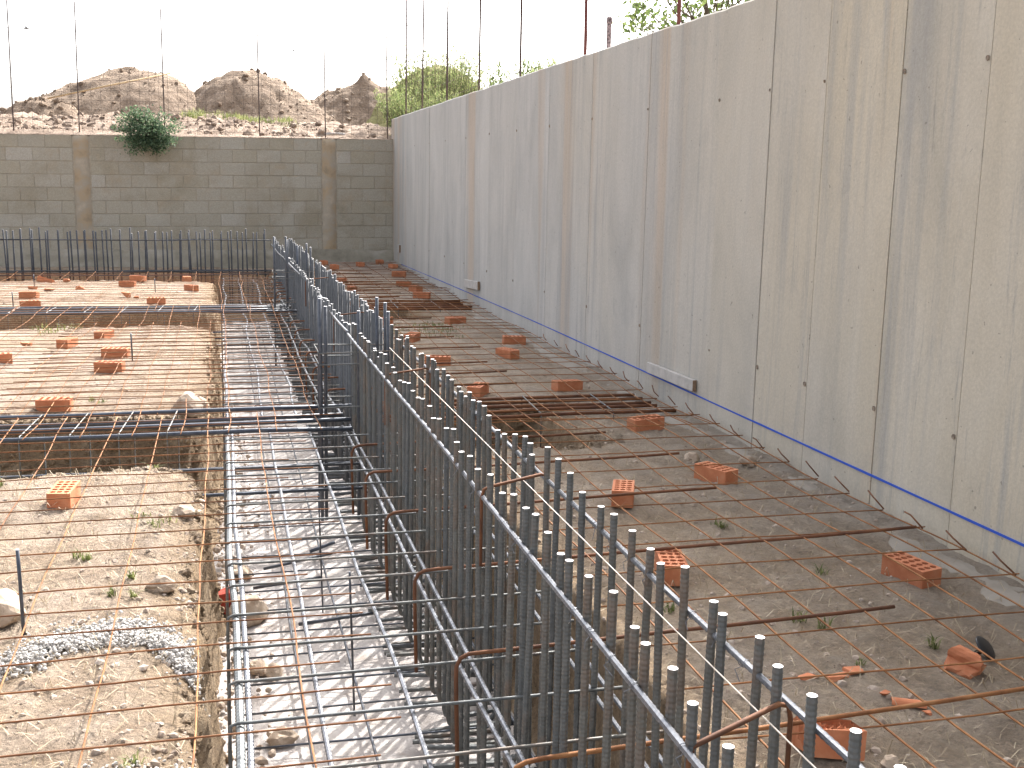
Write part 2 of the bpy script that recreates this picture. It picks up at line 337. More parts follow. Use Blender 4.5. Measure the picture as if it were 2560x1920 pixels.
# lean concrete on the bottom of the footing trench
xs2 = np.linspace(-0.16, 1.36, 52); ys2 = axis([(-4, 1.5, 0.3), (1.5, 9, 0.035), (9, 19.4, 0.08)])
X2, Y2 = np.meshgrid(xs2, ys2)
edge = np.minimum(X2-(-0.10+fbm(X2*0+3, Y2*1.7, 3)*0.22), 1.30-X2)
Z2 = -0.735+fbm(X2*4, Y2*4, 4)*0.035+fbm(X2*17, Y2*17, 2)*0.012-0.09*sstep(0.09, -0.05, edge)
i2 = np.arange(X2.size).reshape(X2.shape)
F2 = np.stack([i2[:-1, :-1].ravel(), i2[:-1, 1:].ravel(), i2[1:, 1:].ravel(), i2[1:, :-1].ravel()], 1)
tag(grid_obj('trench_floor', np.stack([X2.ravel(), Y2.ravel(), Z2.ravel()], 1), F2, M_blind), kind='structure')
def gz(x, y): return float(gh(np.array([x]), np.array([y]))[0])

# ------------------------------------------------------------------ land beyond the walls
def land(x, y):
    b = 2.42+0.42*sstep(22.2, 25.2, y)+0.15*sstep(25, 34, y)
    z = np.where(x > 3.4, np.maximum(np.where(y > 22.2, b, 0), 2.62+0.25*sstep(5, 12, x)), b)
    am = np.where(y > 22.4, 1.0, 0.5)*sstep(22.2, 22.8, np.where(x > 3.4, 30, y))
    r = fbm(x*0.9, y*0.9, 3)*0.30+np.abs(fbm(x*3.4, y*3.4, 4))*0.22+np.abs(fbm(x*9, y*9, 3))*0.12-0.05
    return z+am*r*np.where((y > 22) & (y < 28) & (x < 3.6), 1.15, 0.45)
xa = axis([(-60, -8, 1.5), (-8, 4.2, 0.065), (4.2, 14, 0.25), (14, 70, 2)]); ya = axis([(22.34, 26, 0.06), (26, 40, 0.25), (40, 160, 4)])
Xa, Ya = np.meshgrid(xa, ya); ia = np.arange(Xa.size).reshape(Xa.shape)
Va = np.stack([Xa.ravel(), Ya.ravel(), land(Xa, Ya).ravel()], 1)
Fa = np.stack([ia[:-1, :-1].ravel(), ia[:-1, 1:].ravel(), ia[1:, 1:].ravel(), ia[1:, :-1].ravel()], 1)
xb = axis([(3.58, 9, 0.2), (9, 70, 3)]); yb = axis([(-12, 22.34, 0.3)])
Xb, Yb = np.meshgrid(xb, yb); ib = np.arange(Xb.size).reshape(Xb.shape)+len(Va)
Vb = np.stack([Xb.ravel(), Yb.ravel(), land(Xb, Yb).ravel()], 1)
Fb = np.stack([ib[:-1, :-1].ravel(), ib[:-1, 1:].ravel(), ib[1:, 1:].ravel(), ib[1:, :-1].ravel()], 1)
tag(grid_obj('terrain', np.concatenate([Va, Vb]), np.concatenate([Fa, Fb]), M_bank), kind='structure')

def rock_verts(r, seed, flat=0.8):
    g = np.random.default_rng(seed)
    t = (1+5**.5)/2
    v = np.array([(-1,t,0),(1,t,0),(-1,-t,0),(1,-t,0),(0,-1,t),(0,1,t),(0,-1,-t),(0,1,-t),(t,0,-1),(t,0,1),(-t,0,-1),(-t,0,1)], float)
    v /= np.linalg.norm(v, axis=1)[:, None]
    v *= (0.72+0.5*g.random(12))[:, None]; v *= np.array([1.15, 0.9, flat])*(0.85+0.3*g.random(3))
    return v*r
ICO = [(0,11,5),(0,5,1),(0,1,7),(0,7,10),(0,10,11),(1,5,9),(5,11,4),(11,10,2),(10,7,6),(7,1,8),(3,9,4),(3,4,2),(3,2,6),(3,6,8),(3,8,9),(4,9,5),(2,4,11),(6,2,10),(8,6,7),(9,8,1)]
def stones(name, pts, m, parent=None):
    protos = [rock_verts(1.0, s) for s in range(12)]
    V = []; F = []; n = 0; ic = np.array(ICO)
    for (x, y, z, r) in pts:
        p = protos[random.randrange(12)]; a = random.random()*6.28; c_, s_ = math.cos(a), math.sin(a)
        q = np.stack([p[:, 0]*c_-p[:, 1]*s_, p[:, 0]*s_+p[:, 1]*c_, p[:, 2]], 1)*r+np.array([x, y, z])
        V.append(q); F.append(ic+n); n += 12
    V = np.concatenate(V); F = np.concatenate(F)
    me = bpy.data.meshes.new(name); me.from_pydata(V.tolist(), [], F.tolist()); me.materials.append(m); me.update()
    o = link(name, me, parent); o['kind'] = 'stuff'; return o

HEAPS = [ # x, y, base, top, rx, ry, peakedness, material, label
 (-2.35, 34.0, 2.9, 4.60, 4.9, 3.4, 0.75, M_heap, 'broad heap of dug earth behind the green shrub, with a cane lying on it'),
 (-4.35, 32.0, 2.9, 3.60, 2.2, 1.6, 0.6, M_heap, 'low lumpy mound of clods at the left foot of the broad earth heap'),
 (0.95, 34.0, 2.9, 4.66, 4.0, 3.0, 0.8, M_heap, 'steep rounded heap of dug earth in the middle, over the grass strip'),
 (4.30, 34.6, 3.0, 4.60, 4.2, 2.2, 1.0, M_heap, 'greyish earth heap with a small pointed peak and white rubble'),
 (6.4, 34.2, 3.0, 5.12, 3.6, 2.4, 0.85, M_heapg, 'high earth heap turning green, behind the feathery bush by the corner'),
]
for hi_, (hx, hy, hb, ht, rx, ry, pk, hm, lab) in enumerate(HEAPS):
    u = np.linspace(-1.25, 1.25, 110); U, W = np.meshgrid(u, u)
    xx = hx+U*rx; yy = hy+W*ry
    rr = np.hypot(U, W)+fbm(xx*0.7+5*hi_, yy*0.7, 2)*0.16
    prof = 0.5+0.5*np.cos(math.pi*np.clip(rr, 0, 1)); prof = 0.30*prof+0.70*np.clip(1.02-rr, 0, 1)
    prof = np.minimum(prof, 0.84+0.5*(prof-0.84)) if pk < 0.95 else prof
    prof = prof/prof.max()
    zz = hb-0.5+(ht-hb+0.5)*prof+(np.abs(fbm(xx*2.2, yy*2.2, 4))*0.42-0.09+np.abs(fbm(xx*6, yy*6, 3))*0.22)*np.clip(prof*4, 0, 1)*0.8
    if hi_ == 3: zz += 0.20*np.exp(-(((xx-hx+0.05)/0.16)**2+((yy-hy)/0.2)**2))
    ih = np.arange(U.size).reshape(U.shape)
    Fh = np.stack([ih[:-1, :-1].ravel(), ih[:-1, 1:].ravel(), ih[1:, 1:].ravel(), ih[1:, :-1].ravel()], 1)
    root = empty('spoil_heap', (hx, hy, hb)); tag(root, lab, 'earth heap', 'earth heaps beyond the fence')
    Vh = np.stack([xx.ravel()-hx, yy.ravel()-hy, zz.ravel()-hb], 1)
    grid_obj('earth', Vh, Fh, hm, root)
    pts = []
    for _ in range(420):
        a, b = random.randrange(10, 100), random.randrange(8, 70)
        if prof[b, a] > 0.05: pts.append((xx[b, a]-hx, yy[b, a]-hy, zz[b, a]-hb+0.01, 0.02+0.07*random.random()**4))
    stones('clods', pts, M_rock if hi_ == 3 else hm, root)

# loose stones of the bank
pts = []
for _ in range(900):
    x = random.uniform(-4.6, 3.2); y = 22.4+2.8*random.random()**1.3
    pts.append((x, y, float(land(np.array([x]), np.array([y]))[0]), 0.02+0.09*random.random()**5))
tag(stones('bank_stones', pts, M_bank), kind='stuff')

# ------------------------------------------------------------------ right-hand concrete wall
cw = empty('concrete_wall', (XW, 10, 0)); tag(cw, 'tall board-marked concrete retaining wall with vertical joints and a blue line', 'wall')
def child(o, parent):
    o.parent = parent; o.matrix_parent_inverse = parent.matrix_world.inverted() if False else Matrix.Translation(-Vector(parent.location)); return o
TOPZ = 2.85
b = MB()
ytop = np.linspace(-8, YB+0.25, 160)
core = []
for y in ytop:
    zt = TOPZ-0.012+0.02*float(fbm(y*3, y*0+2, 3)); core.append((y, zt))
vv = []; ff = []
for (y, zt) in core: vv += [(XW+0.030, y, -0.9), (XW+0.030, y, zt), (XW+0.30, y, zt-0.01), (XW+0.30, y, -0.9)]
for i in range(len(core)-1):
    a = i*4; ff += [(a, a+1, a+5, a+4), (a+1, a+2, a+6, a+5), (a+2, a+3, a+7, a+6)]
ff += [(0, 3, 2, 1), tuple(len(vv)-4+i for i in range(4))]
b.add(vv, ff); child(b.build('wall_core', M_wall), cw)
JY = [-8, -6.6, -5.2, -3.8, -2.4, -1.0, 0.4, 1.1, 1.78, 2.45, 3.1, 3.75, 4.42, 5.09, 5.82, 6.47, 7.20, 8.53, 9.96, 11.34, 12.67, 14.02, 15.42, 16.85, 18.2, 19.6, 20.9, YB+0.2]
for i in range(len(JY)-1):
    y0, y1 = JY[i]+0.0035, JY[i+1]-0.0035; dx = random.uniform(-0.0025, 0.0025)
    n = 10; b = MB(); vv = []; ff = []
    for j in range(n+1):
        y = y0+(y1-y0)*j/n; zt = TOPZ-0.004+0.018*float(fbm(np.array(y*4.0), np.array(1.0), 3))
        vv += [(XW+dx+0.034, y, -0.85), (XW+dx, y, -0.85), (XW+dx, y, zt-0.012), (XW+dx+0.010, y, zt), (XW+dx+0.05, y, zt+0.002)]
    for j in range(n):
        for q in range(4): a = j*5+q; ff.append((a, a+1, a+6, a+5))
    ff += [(0, 4, 3, 2, 1), tuple(n*5+q for q in range(5))]
    b.add(vv, ff); child(b.build('panel', M_wall), cw)
# projecting footing, half buried
xq = np.linspace(3.02, XW-0.002, 8); yq = axis([(-2, 9, 0.05), (9, 21.9, 0.15)])
Xq, Yq = np.meshgrid(xq, yq); Zq = 0.016+fbm(Xq*3, Yq*3, 3)*0.012-0.06*sstep(3.14, 3.03, Xq+fbm(Xq*0, Yq*2.2, 3)*0.16)
iq = np.arange(Xq.size).reshape(Xq.shape); Fq = np.stack([iq[:-1, :-1].ravel(), iq[:-1, 1:].ravel(), iq[1:, 1:].ravel(), iq[1:, :-1].ravel()], 1)
child(grid_obj('footing', np.stack([Xq.ravel(), Yq.ravel(), Zq.ravel()], 1), Fq, M_foot), cw)
# tie holes on the joints: raised rings, hole shade painted as dark colour
M_hole_shade = simple('tie_hole_painted_shade', [(0.35, (0.17, 0.14, 0.11)), (0.65, (0.36, 0.29, 0.22))], 40)
PANELS = [o for o in C.objects if o.name.startswith('panel')]
def tie_hole(y, z, s=1.0):
    b = MB(); n = 10; r = 0.0088*s
    ring = lambda rr, x: [(x, y+rr*math.cos(a*2*math.pi/n), z+rr*math.sin(a*2*math.pi/n)*1.15) for a in range(n)]
    vv = ring(r*1.25, XW-0.0005)+ring(r*1.1, XW-0.006)+ring(r*0.8, XW-0.005)+ring(r*0.72, XW-0.0032)
    ff = [(k*n+i, k*n+(i+1) % n, (k+1)*n+(i+1) % n, (k+1)*n+i) for k in range(3) for i in range(n)]+[tuple(3*n+i for i in range(n))]
    b.add(vv, ff); o = b.build('tie_hole', M_hole_shade); o.parent = PANELS[max(i for i in range(len(JY)-1) if JY[i] <= y)]
for y in JY[9:-2]:
    tie_hole(y+random.choice([-0.02, 0.02]), 2.26+random.uniform(-0.01, 0.01), random.uniform(0.7, 1.25)); tie_hole(y+random.choice([-0.02, 0.02]), 0.55, random.uniform(0.7, 1.25))
# blue snapped line
b = MB(); yl = np.linspace(2.0, 21.6, 70)
zl = [0.195-0.010*((y-6)/6)**2*0.3-0.06*max(0, (y-11)/10)**1.3 for y in yl]
vv = []; ff = []
for y, z in zip(yl, zl):
    hw = 0.0056-0.0022*min(1, max(0, (y-5)/9))+0.0012*math.sin(y*7.1)*math.sin(y*2.3); vv += [(XW-0.0045, y, z-hw), (XW-0.0045, y, z+hw), (XW+0.001, y, z+hw), (XW+0.001, y, z-hw)]
for i in range(len(yl)-1):
    a = i*4; ff += [(a, a+4, a+5, a+1), (a+1, a+5, a+6, a+2), (a+3, a+7, a+4, a)]
b.add(vv, ff); child(b.build('chalk_line', M_blue), cw)
def board(y0, y1, z0, z1, t, lab, tilt=0.0):
    b = MB(); yy = [y0, y1]
    vv = []
    for y in yy:
        dz = tilt*(y-y0)
        vv += [(XW-0.006, y, z0+dz), (XW-0.006-t, y, z0+dz), (XW-0.006-t, y, z1+dz), (XW-0.006, y, z1+dz)]
    b.add(vv, [(1, 2, 6, 5), (2, 3, 7, 6), (0, 1, 5, 4), (3, 0, 4, 7)], 0); b.add(vv, [(0, 3, 2, 1), (4, 5, 6, 7)], 1)
    o = b.build('timber_board', [M_wood, M_woodend]); tag(o, lab, 'board', 'short boards nailed to the concrete wall')
    mdf = o.modifiers.new('bevel', 'BEVEL'); mdf.width = 0.003; mdf.segments = 1
    return o
board(7.36, 8.27, 0.222, 0.305, 0.030, 'longest whitish timber board nailed low on the concrete wall, above the blue line', -0.012)
board(14.40, 15.25, 0.275, 0.385, 0.032, 'pale timber board on the concrete wall farther off, its brown end showing', -0.05)
board(21.15, 21.35, 0.33, 0.47, 0.03, 'small dark timber block on the concrete wall near the far corner')

# ------------------------------------------------------------------ block wall at the back
bw = empty('block_wall', (XW, YB, 0)); tag(bw, 'grey concrete block wall with stained pillars closing the far end', 'wall')
shear = lambda x: (x-XW)*0.0125
COURSE = 0.237; BL = 0.452
PIL = [(-2.56, -2.26), (1.905, 2.20)]
top = 2.445
b = MB(); b.box((-7.2, YB+0.008, -0.9), (XW+0.05, YB+0.20, top-0.02)); 
b.v = [(x, y, z+shear(x)) for x, y, z in b.v]; child(b.build('mortar_bed', M_mortar), bw)
def block(x0, x1, z0, z1):
    d = random.uniform(-0.004, 0.003); b = MB(); c = 0.005
    vv = [(x0, YB+0.19, z0), (x1, YB+0.19, z0), (x1, YB+0.19, z1), (x0, YB+0.19, z1),
          (x0, YB+d+c, z0), (x1, YB+d+c, z0), (x1, YB+d+c, z1), (x0, YB+d+c, z1),
          (x0+c, YB+d, z0+c), (x1-c, YB+d, z0+c), (x1-c, YB+d, z1-c), (x0+c, YB+d, z1-c)]
    b.add([(x, y, z+shear(x)) for x, y, z in vv], [(0,3,2,1)[::-1],(0,1,5,4),(1,2,6,5),(2,3,7,6),(3,0,4,7),(4,5,9,8),(5,6,10,9),(6,7,11,10),(7,4,8,11),(8,9,10,11)])
    child(b.build('block', M_block), bw)
for row in range(9):
    z1 = top-row*COURSE; z0 = z1-COURSE+0.010*random.uniform(0.6, 1.2)
    segs = [(-7.0, PIL[0][0]), (PIL[0][1], PIL[1][0]), (PIL[1][1], XW)]
    for si, (s0, s1) in enumerate(segs):
        x = s1 if si < 2 else s1
        x = x-(BL/2 if row % 2 else 0)-(0.07*si)
        edges = [s1, x] if x < s1-0.05 else [s1]
        while edges[-1] > s0+0.02:
            nx_ = edges[-1]-BL-random.uniform(-0.008, 0.008)
            if nx_ < s0+0.10: nx_ = s0
            edges.append(nx_)
        for a, c in zip(edges[1:], edges[:-1]):
            if c < -4.6: continue
            if c-a > 0.03: block(a+0.004*random.uniform(0.3, 1.3), c-0.004*random.uniform(0.3, 1.5), z0, z1)
for (p0, p1) in PIL:
    b = MB(); nz = 22; vv = []; ff = []
    for i in range(nz+1):
        z = -0.2+(top-0.01+0.2)*i/nz
        w0 = p0+0.012+0.02*float(fbm(np.array(z*3), np.array(p0), 3)); w1 = p1-0.012+0.02*float(fbm(np.array(z*3), np.array(p1), 3))
        d = 0.012*float(fbm(np.array(z*2.5), np.array(p0+9), 3))
        for x, y in ((w0, YB+0.02), (w0+0.015, YB-0.004+d), ((w0+w1)/2, YB-0.008-d), (w1-0.015, YB-0.004+d), (w1, YB+0.02)): vv.append((x, y, z+shear(x)))
    for i in range(nz):
        for j in range(4): a = i*5+j; ff.append((a, a+1, a+6, a+5))
    ff.append(tuple(nz*5+j for j in range(5)))
    b.add(vv, ff); child(b.build('pillar', M_pillar, smooth=True), bw)
# rough rendered foot of the wall
xf = np.linspace(-7, XW-0.004, 120); zf = np.linspace(-0.8, 0.345, 14)
Xf, Zf = np.meshgrid(xf, zf)
Yf = YB-0.03-0.05*sstep(0.33, 0.15, Zf)-0.07*sstep(0.12, -0.05, Zf)+fbm(Xf*3, Zf*3, 4)*0.06+0.055*sstep(0.30, 0.345, Zf)
fi = np.arange(Xf.size).reshape(Xf.shape)
Ff = np.stack([fi[:-1, :-1].ravel(), fi[:-1, 1:].ravel(), fi[1:, 1:].ravel(), fi[1:, :-1].ravel()], 1)
child(grid_obj('foot_render', np.stack([Xf.ravel(), Yf.ravel(), (Zf+0.02*fbm(Xf*2, Zf*0, 2)).ravel()], 1), Ff, M_render), bw)
# mortar capping, crumbled
b = MB(); vv = []; ff = []; xc = np.linspace(-7, XW, 150)
for i, x in enumerate(xc):
    h = top+0.006+0.03*abs(float(fbm(np.array(x*5), np.array(3.0), 3))); s = shear(x)
    vv += [(x, YB-0.006, top-0.004+s), (x, YB+0.012, h+s), (x, YB+0.2, max(h+0.01+s, 2.455)), (x, YB+0.24, 2.43)]
for i in range(len(xc)-1):
    a = i*4; ff += [(a, a+4, a+5, a+1), (a+1, a+5, a+6, a+2), (a+2, a+6, a+7, a+3)]
b.add(vv, ff); child(b.build('mortar_capping', M_bank), bw)

# ------------------------------------------------------------------ steel bars
def bar_pts(p0, p1, n=2, wob=0.0, sag=0.0):
    p0 = np.array(p0, float); p1 = np.array(p1, float); t = np.linspace(0, 1, n)[:, None]
    P = p0+(p1-p0)*t
    if wob or sag:
        s = random.random()*100; d = p1-p0; L = np.linalg.norm(d)
        u = np.array([-d[1], d[0], 0])/L
        w1 = np.array([float(fbm(np.array(s+q*L*0.9), np.array(s*0.7), 3)) for q in t[:, 0]]); w2 = np.array([float(fbm(np.array(s+31+q*L*0.9), np.array(s), 3)) for q in t[:, 0]])
        P = P+u*(w1[:, None]*wob)+np.array([0, 0, 1])*(w2[:, None]*wob)-np.array([0, 0, 1])*sag*np.sin(t*math.pi)**1
    return P
def bar(name, pts, r, m, parent, n=6, cap=False, rib=0.0):
    rads = None
    if rib:
        P = np.array(pts, float); L = np.concatenate([[0], np.cumsum(np.linalg.norm(np.diff(P, axis=0), axis=1))]); q = np.linspace(0, L[-1], int(L[-1]/rib)+2)
        pts = np.stack([np.interp(q, L, P[:, i]) for i in range(3)], 1); rads = [r*(1.07 if i % 2 else 0.94) for i in range(len(q))]
    b = MB(); b.tube(pts, r, n, 0, 1 if cap else None, rads)
    o = b.build(name, [m, M_cut_sunlit] if cap else [m], None, smooth=False)
    for p in o.data.polygons: p.use_smooth = len(p.vertices) == 4 and not rib
    if parent is not None: child(o, parent)
    return o
def vbar_mesh(name, z0, z1, r, foot=0.0, sides=8, ribs=True, m=None):
    """upright ribbed bar, origin at ground level; foot = signed length of the bent toe along x"""
    pts = []
    if foot:
        R = 0.055; s = 1 if foot > 0 else -1
        pts.append((foot, 0, z0)); pts.append((s*R, 0, z0))
        for a in (30, 60): pts.append((s*(R-R*math.sin(math.radians(a))), 0, z0+R-R*math.cos(math.radians(a))))
        zb = z0+R
    else: zb = z0
    st = 0.0065 if ribs else (z1-zb)
    k = max(1, int((z1-zb)/st)); zz = np.linspace(zb, z1, k+1)
    rads = [r*0.96]*len(pts)
    for i, z in enumerate(zz): pts.append((0, 0, z)); rads.append(r*(1.05 if i % 2 else 0.94) if ribs and i < len(zz)-1 else r*0.97)
    b = MB(); b.tube(pts, r, sides, 0, 1, rads)
    me = mesh(name, b.v, b.f, [m or M_steel, M_cut_sunlit], False, b.m)
    for p in me.polygons: p.use_smooth = len(p.vertices) == 4 and not ribs
    return me
FZ = -0.69
A_near = vbar_mesh('starter_near_a', FZ, 0.655, 0.0120, 0.30); B_near = vbar_mesh('starter_near_b', FZ, 0.665, 0.0120, -0.40)
A_far = vbar_mesh('starter_far_a', FZ, 0.60, 0.0132, 0.30, 6, False, M_steel_f); B_far = vbar_mesh('starter_far_b', FZ, 0.645, 0.0132, -0.40, 6, False, M_steel_f)
XA, XB = 0.91, 1.16
def starter_section(y0, y1, near, lab, rods, ties):
    root = empty('starter_bar_cage', (XA, y0, 0)); tag(root, lab, 'rebar cage', 'starter bar cages along the trench')
    y = y0
    for row, x0 in ((0, XA), (1, XB)):
        y = y0+(0.06 if row else 0.0)
        while y < y1:
            me = (A_near, B_near)[row] if near else (A_far, B_far)[row]
            o = link('vertical_bar', me)
            o.location = (x0+random.uniform(-0.009, 0.009), y, random.gauss(0, 0.015)-(0.015 if near and y > 4 else 0)+(0.045 if random.random() < 0.07 else 0))
            o.rotation_euler = (random.gauss(0, 0.008), random.gauss(0, 0.009), random.gauss(0, 0.12))
            child(o, root)
            step = (0.155 if y < 4 else 0.138 if near else 0.118)+random.uniform(-0.022, 0.022)
            if random.random() < 0.10: step *= 0.45
            y += step
    for (x, z, a, c, r, wv, m) in rods:
        n = int((c-a)/0.12)+2; yy = np.linspace(a, c, n); s = random.random()*50
        P = [(x+wv*float(fbm(np.array(s+q*0.35), np.array(s), 2)), q, z+0.6*wv*float(fbm(np.array(s+9+q*0.4), np.array(s), 2))) for q in yy]
        rod = bar('horizontal_rod', P, r, m, root, 8, False, 0.011 if near else 0.0)
        if near and z > 0.3:   # twisted tie wire where the rod crosses the uprights
            b = MB(); q = 1.5
            while q < 7.4:
                xr, zr = np.interp(q, yy, [p[0] for p in P]), np.interp(q, yy, [p[2] for p in P])
                if random.random() < 0.7:
                    a0 = random.random()*6
                    b.tube([(xr+0.0115*math.cos(t), q+0.012*math.sin(0.5*t), zr+0.0115*math.sin(t)) for t in np.linspace(a0, a0+7.5, 16)], 0.0011, 4)
                    b.tube([(xr-0.006, q, zr-0.008), (xr-0.016, q+random.uniform(-.02, .02), zr-0.022), (xr-0.010+random.uniform(-.015, .01), q+random.uniform(-.02, .02), zr-0.04)], 0.0012, 4)
                q += 0.155
            o = b.build('tie_wire', M_rod); o.parent = rod; o['kind'] = 'stuff'
    for (ty, z, xa_, xb_, dn) in ties:
        P = [(xa_-0.012, ty, z-dn), (xa_-0.012, ty, z-0.04), (xa_-0.004, ty, z-0.01), (xa_+0.02, ty, z), (xb_-0.01, ty+0.10, z+0.01), (xb_+0.015, ty+0.105, z), (xb_+0.022, ty+0.105, z-0.03), (xb_+0.022, ty+0.105, z-dn*0.8)]
        bar('spacer_tie', P, 0.0062, M_rustd, root, 6)
    return root
starter_section(1.35, 8.18, True, 'nearest double row of upright ribbed starter bars, in the foreground',
    [(XA-0.019, 0.545, 1.0, 8.3, 0.0088, 0.05, M_rod), (XB+0.019, 0.575, 1.0, 7.6, 0.0085, 0.03, M_rod), (XB+0.019, -0.02, 1.0, 7.6, 0.008, 0.03, M_rod)],
    [(1.96, 0.565, XA, XB, 0.34), (3.86, 0.585, XA, XB, 0.30), (6.35, 0.58, XA, XB, 0.30)])
starter_section(8.35, 14.62, False, 'middle double row of starter bars between the two beam trenches, wavy rod on top',
    [(XA-0.019, 0.56, 8.3, 15.6, 0.0095, 0.17, M_rod), (XB+0.019, 0.56, 8.3, 14.6, 0.009, 0.05, M_rod)],
    [(9.4, 0.56, XA, XB, 0.3), (12.6, 0.58, XA, XB, 0.3)])
starter_section(14.78, 20.35, False, 'farthest double row of starter bars, reaching the block wall corner',
    [(XA-0.019, 0.52, 14.9, 20.6, 0.010, 0.08, M_rod), (XB+0.019, 0.50, 14.9, 20.4, 0.010, 0.05, M_rod)], [])

# column cages where the beams cross
def column(cy, pts, ztop, lab):
    root = empty('column_cage', (0.85, cy, 0)); tag(root, lab, 'rebar cage', 'column cages at the beam crossings')
    for (x, y, dz) in pts:
        bar('vertical_bar', bar_pts((x, y, FZ), (x+random.uniform(-.01, .01), y, ztop+dz), 5, 0.01), 0.0125, M_steel_d, root, 8, True)
    for z in (0.12, 0.42, 0.50):
        x0, x1 = min(p[0] for p in pts), max(p[0] for p in pts); y0, y1 = min(p[1] for p in pts), max(p[1] for p in pts)
        e = 0.016
        bar('stirrup', [(x0-e, y0-e, z), (x1+e, y0-e, z+0.01), (x1+e, y1+e, z), (x0-e, y1+e, z+0.01), (x0-e, y0-e, z+0.004)], 0.005, M_steel, root, 6)
column(7.85, [(0.645, 7.70, 0), (0.675, 7.72, -0.06), (0.655, 8.02, -0.02), (1.075, 8.0, -0.03), (1.14, 8.04, -0.07), (1.11, 7.74, -0.10), (0.90, 7.7, -0.09)], 0.88, 'tall dark column bars standing where the nearer beam crosses the trench')
column(14.6, [(0.645, 14.5, 0.03), (0.80, 14.5, 0.03), (0.82, 14.72, -0.02), (0.95, 14.6, -0.08), (1.07, 14.7, -0.06), (1.11, 14.5, -0.10)], 0.92, 'tall dark column bars standing where the farther beam crosses the trench')

# footing cage in the trench
fc = empty('footing_cage', (0.5, 8, FZ)); tag(fc, 'horizontal grid of grey bars and rusty dowels filling the long footing trench', 'rebar cage')
def lrod(x, z, y0, y1, r, m, wob=0.03): bar('longitudinal_bar', bar_pts((x, y0, z), (x, y1, z), int((y1-y0)/0.3)+2, wob), r, m, fc, 8, False, 0.012 if y1 < 8 else 0.0)
for (x, r) in ((0.010, 0.014), (0.040, 0.0105), (0.275, 0.0085), (0.545, 0.0085), (0.776, 0.0085), (0.823, 0.0085), (1.22, 0.008)):
    lrod(x, 0.012, 0.9, 7.6, r, M_steel if x < 0.03 else M_rod)
for (x, r) in ((0.02, 0.0115), (0.26, 0.009), (0.50, 0.009), (0.70, 0.009), (0.80, 0.009)):
    lrod(x, 0.005, 7.9, 14.4, r, M_rod, 0.06)
for (x, r) in ((0.03, 0.011), (0.27, 0.010), (0.52, 0.010), (0.80, 0.010)):
    lrod(x, 0.005, 14.7, 19.3, r, M_rod, 0.07)
for x in (0.31, 0.565, 1.2): lrod(x, -0.665, 0.9, 19.3, 0.0065, M_steel_d)
y = 1.5
while y < 19.3:
    if not (7.35 < y < 8.3 or 14.1 < y < 15.0):
        yy = y+random.uniform(-0.02, 0.02); z = 0.033 if y < 7.5 else 0.026
        e = 1.27 if y < 7.4 else random.choice([0.86, 0.88, 1.25])
        P = [(-0.012, yy, -0.62), (-0.014, yy, -0.04), (-0.008, yy, z-0.008), (0.012, yy, z)]+list(bar_pts((0.05, yy, z), (e, yy+random.uniform(-0.02, 0.02), z), 6, 0.012))
        bar('transverse_bar', P, 0.0056, M_steel, fc, 6, True)
    y += 0.30 if y < 8 else 0.31
y = 1.4
while y < 19.3:
    bar('bottom_bar', bar_pts((0.0+random.uniform(0, .05), y, -0.684), (1.28, y+random.uniform(-.03, .03), -0.684), 4, 0.01), 0.005, M_steel_d, fc, 6)
    y += 0.31
# rusty dowels hooked over the twin rods, running out under the right-hand mesh
for (dy, xe, z) in ((2.10, 3.15, 0.085), (2.80, 3.20, 0.085), (3.56, 2.50, 0.08), (4.42, 3.19, 0.08), (5.27, 2.54, 0.08), (6.06, 2.65, 0.08), (6.75, 2.42, 0.07),
                    (8.62, 2.30, 0.075), (9.15, 2.35, 0.075), (9.75, 2.32, 0.07), (10.6, 2.45, 0.07), (11.4, 2.35, 0.07), (12.2, 2.5, 0.07), (13.0, 2.4, 0.07), (15.5, 2.4, 0.07), (16.0, 2.5, 0.07), (16.45, 2.42, 0.07), (16.9, 2.5, 0.07),
                    (17.4, 2.4, 0.07), (17.9, 2.5, 0.07), (18.5, 2.45, 0.08), (19.2, 2.5, 0.09)):
    P = [(0.752, dy-0.02, -0.36), (0.745, dy-0.01, -0.02), (0.748, dy, z-0.045), (0.762, dy, z-0.015), (0.79, dy, z-0.002)]+list(bar_pts((0.84, dy, z), (xe, dy+0.05*(xe-0.8)+random.uniform(-.02, .02), z+0.005), 8, 0.02))
    bar('dowel', P, 0.0078, M_rustd if dy > 3 else M_rust, fc, 8)
# loose bits of steel in the trench
for (a, c, r) in (((0.50, 6.95, -0.66), (0.66, 6.99, -0.62), 0.011), ((0.20, 6.62, -0.64), (0.62, 6.72, -0.60), 0.009), ((0.35, 5.75, -0.655), (0.78, 5.82, -0.65), 0.010), ((0.13, 6.3, -0.64), (0.52, 6.38, -0.63), 0.009),
                  ((0.22, 3.0, -0.655), (0.62, 4.05, -0.65), 0.005), ((0.50, 4.63, 0.02), (0.52, 4.66, -0.66), 0.0055), ((0.47, 5.85, 0.03), (0.49, 5.9, -0.66), 0.005)):
    bar('loose_bar', bar_pts(a, c, 4, 0.006), r, M_steel_d, fc, 6)

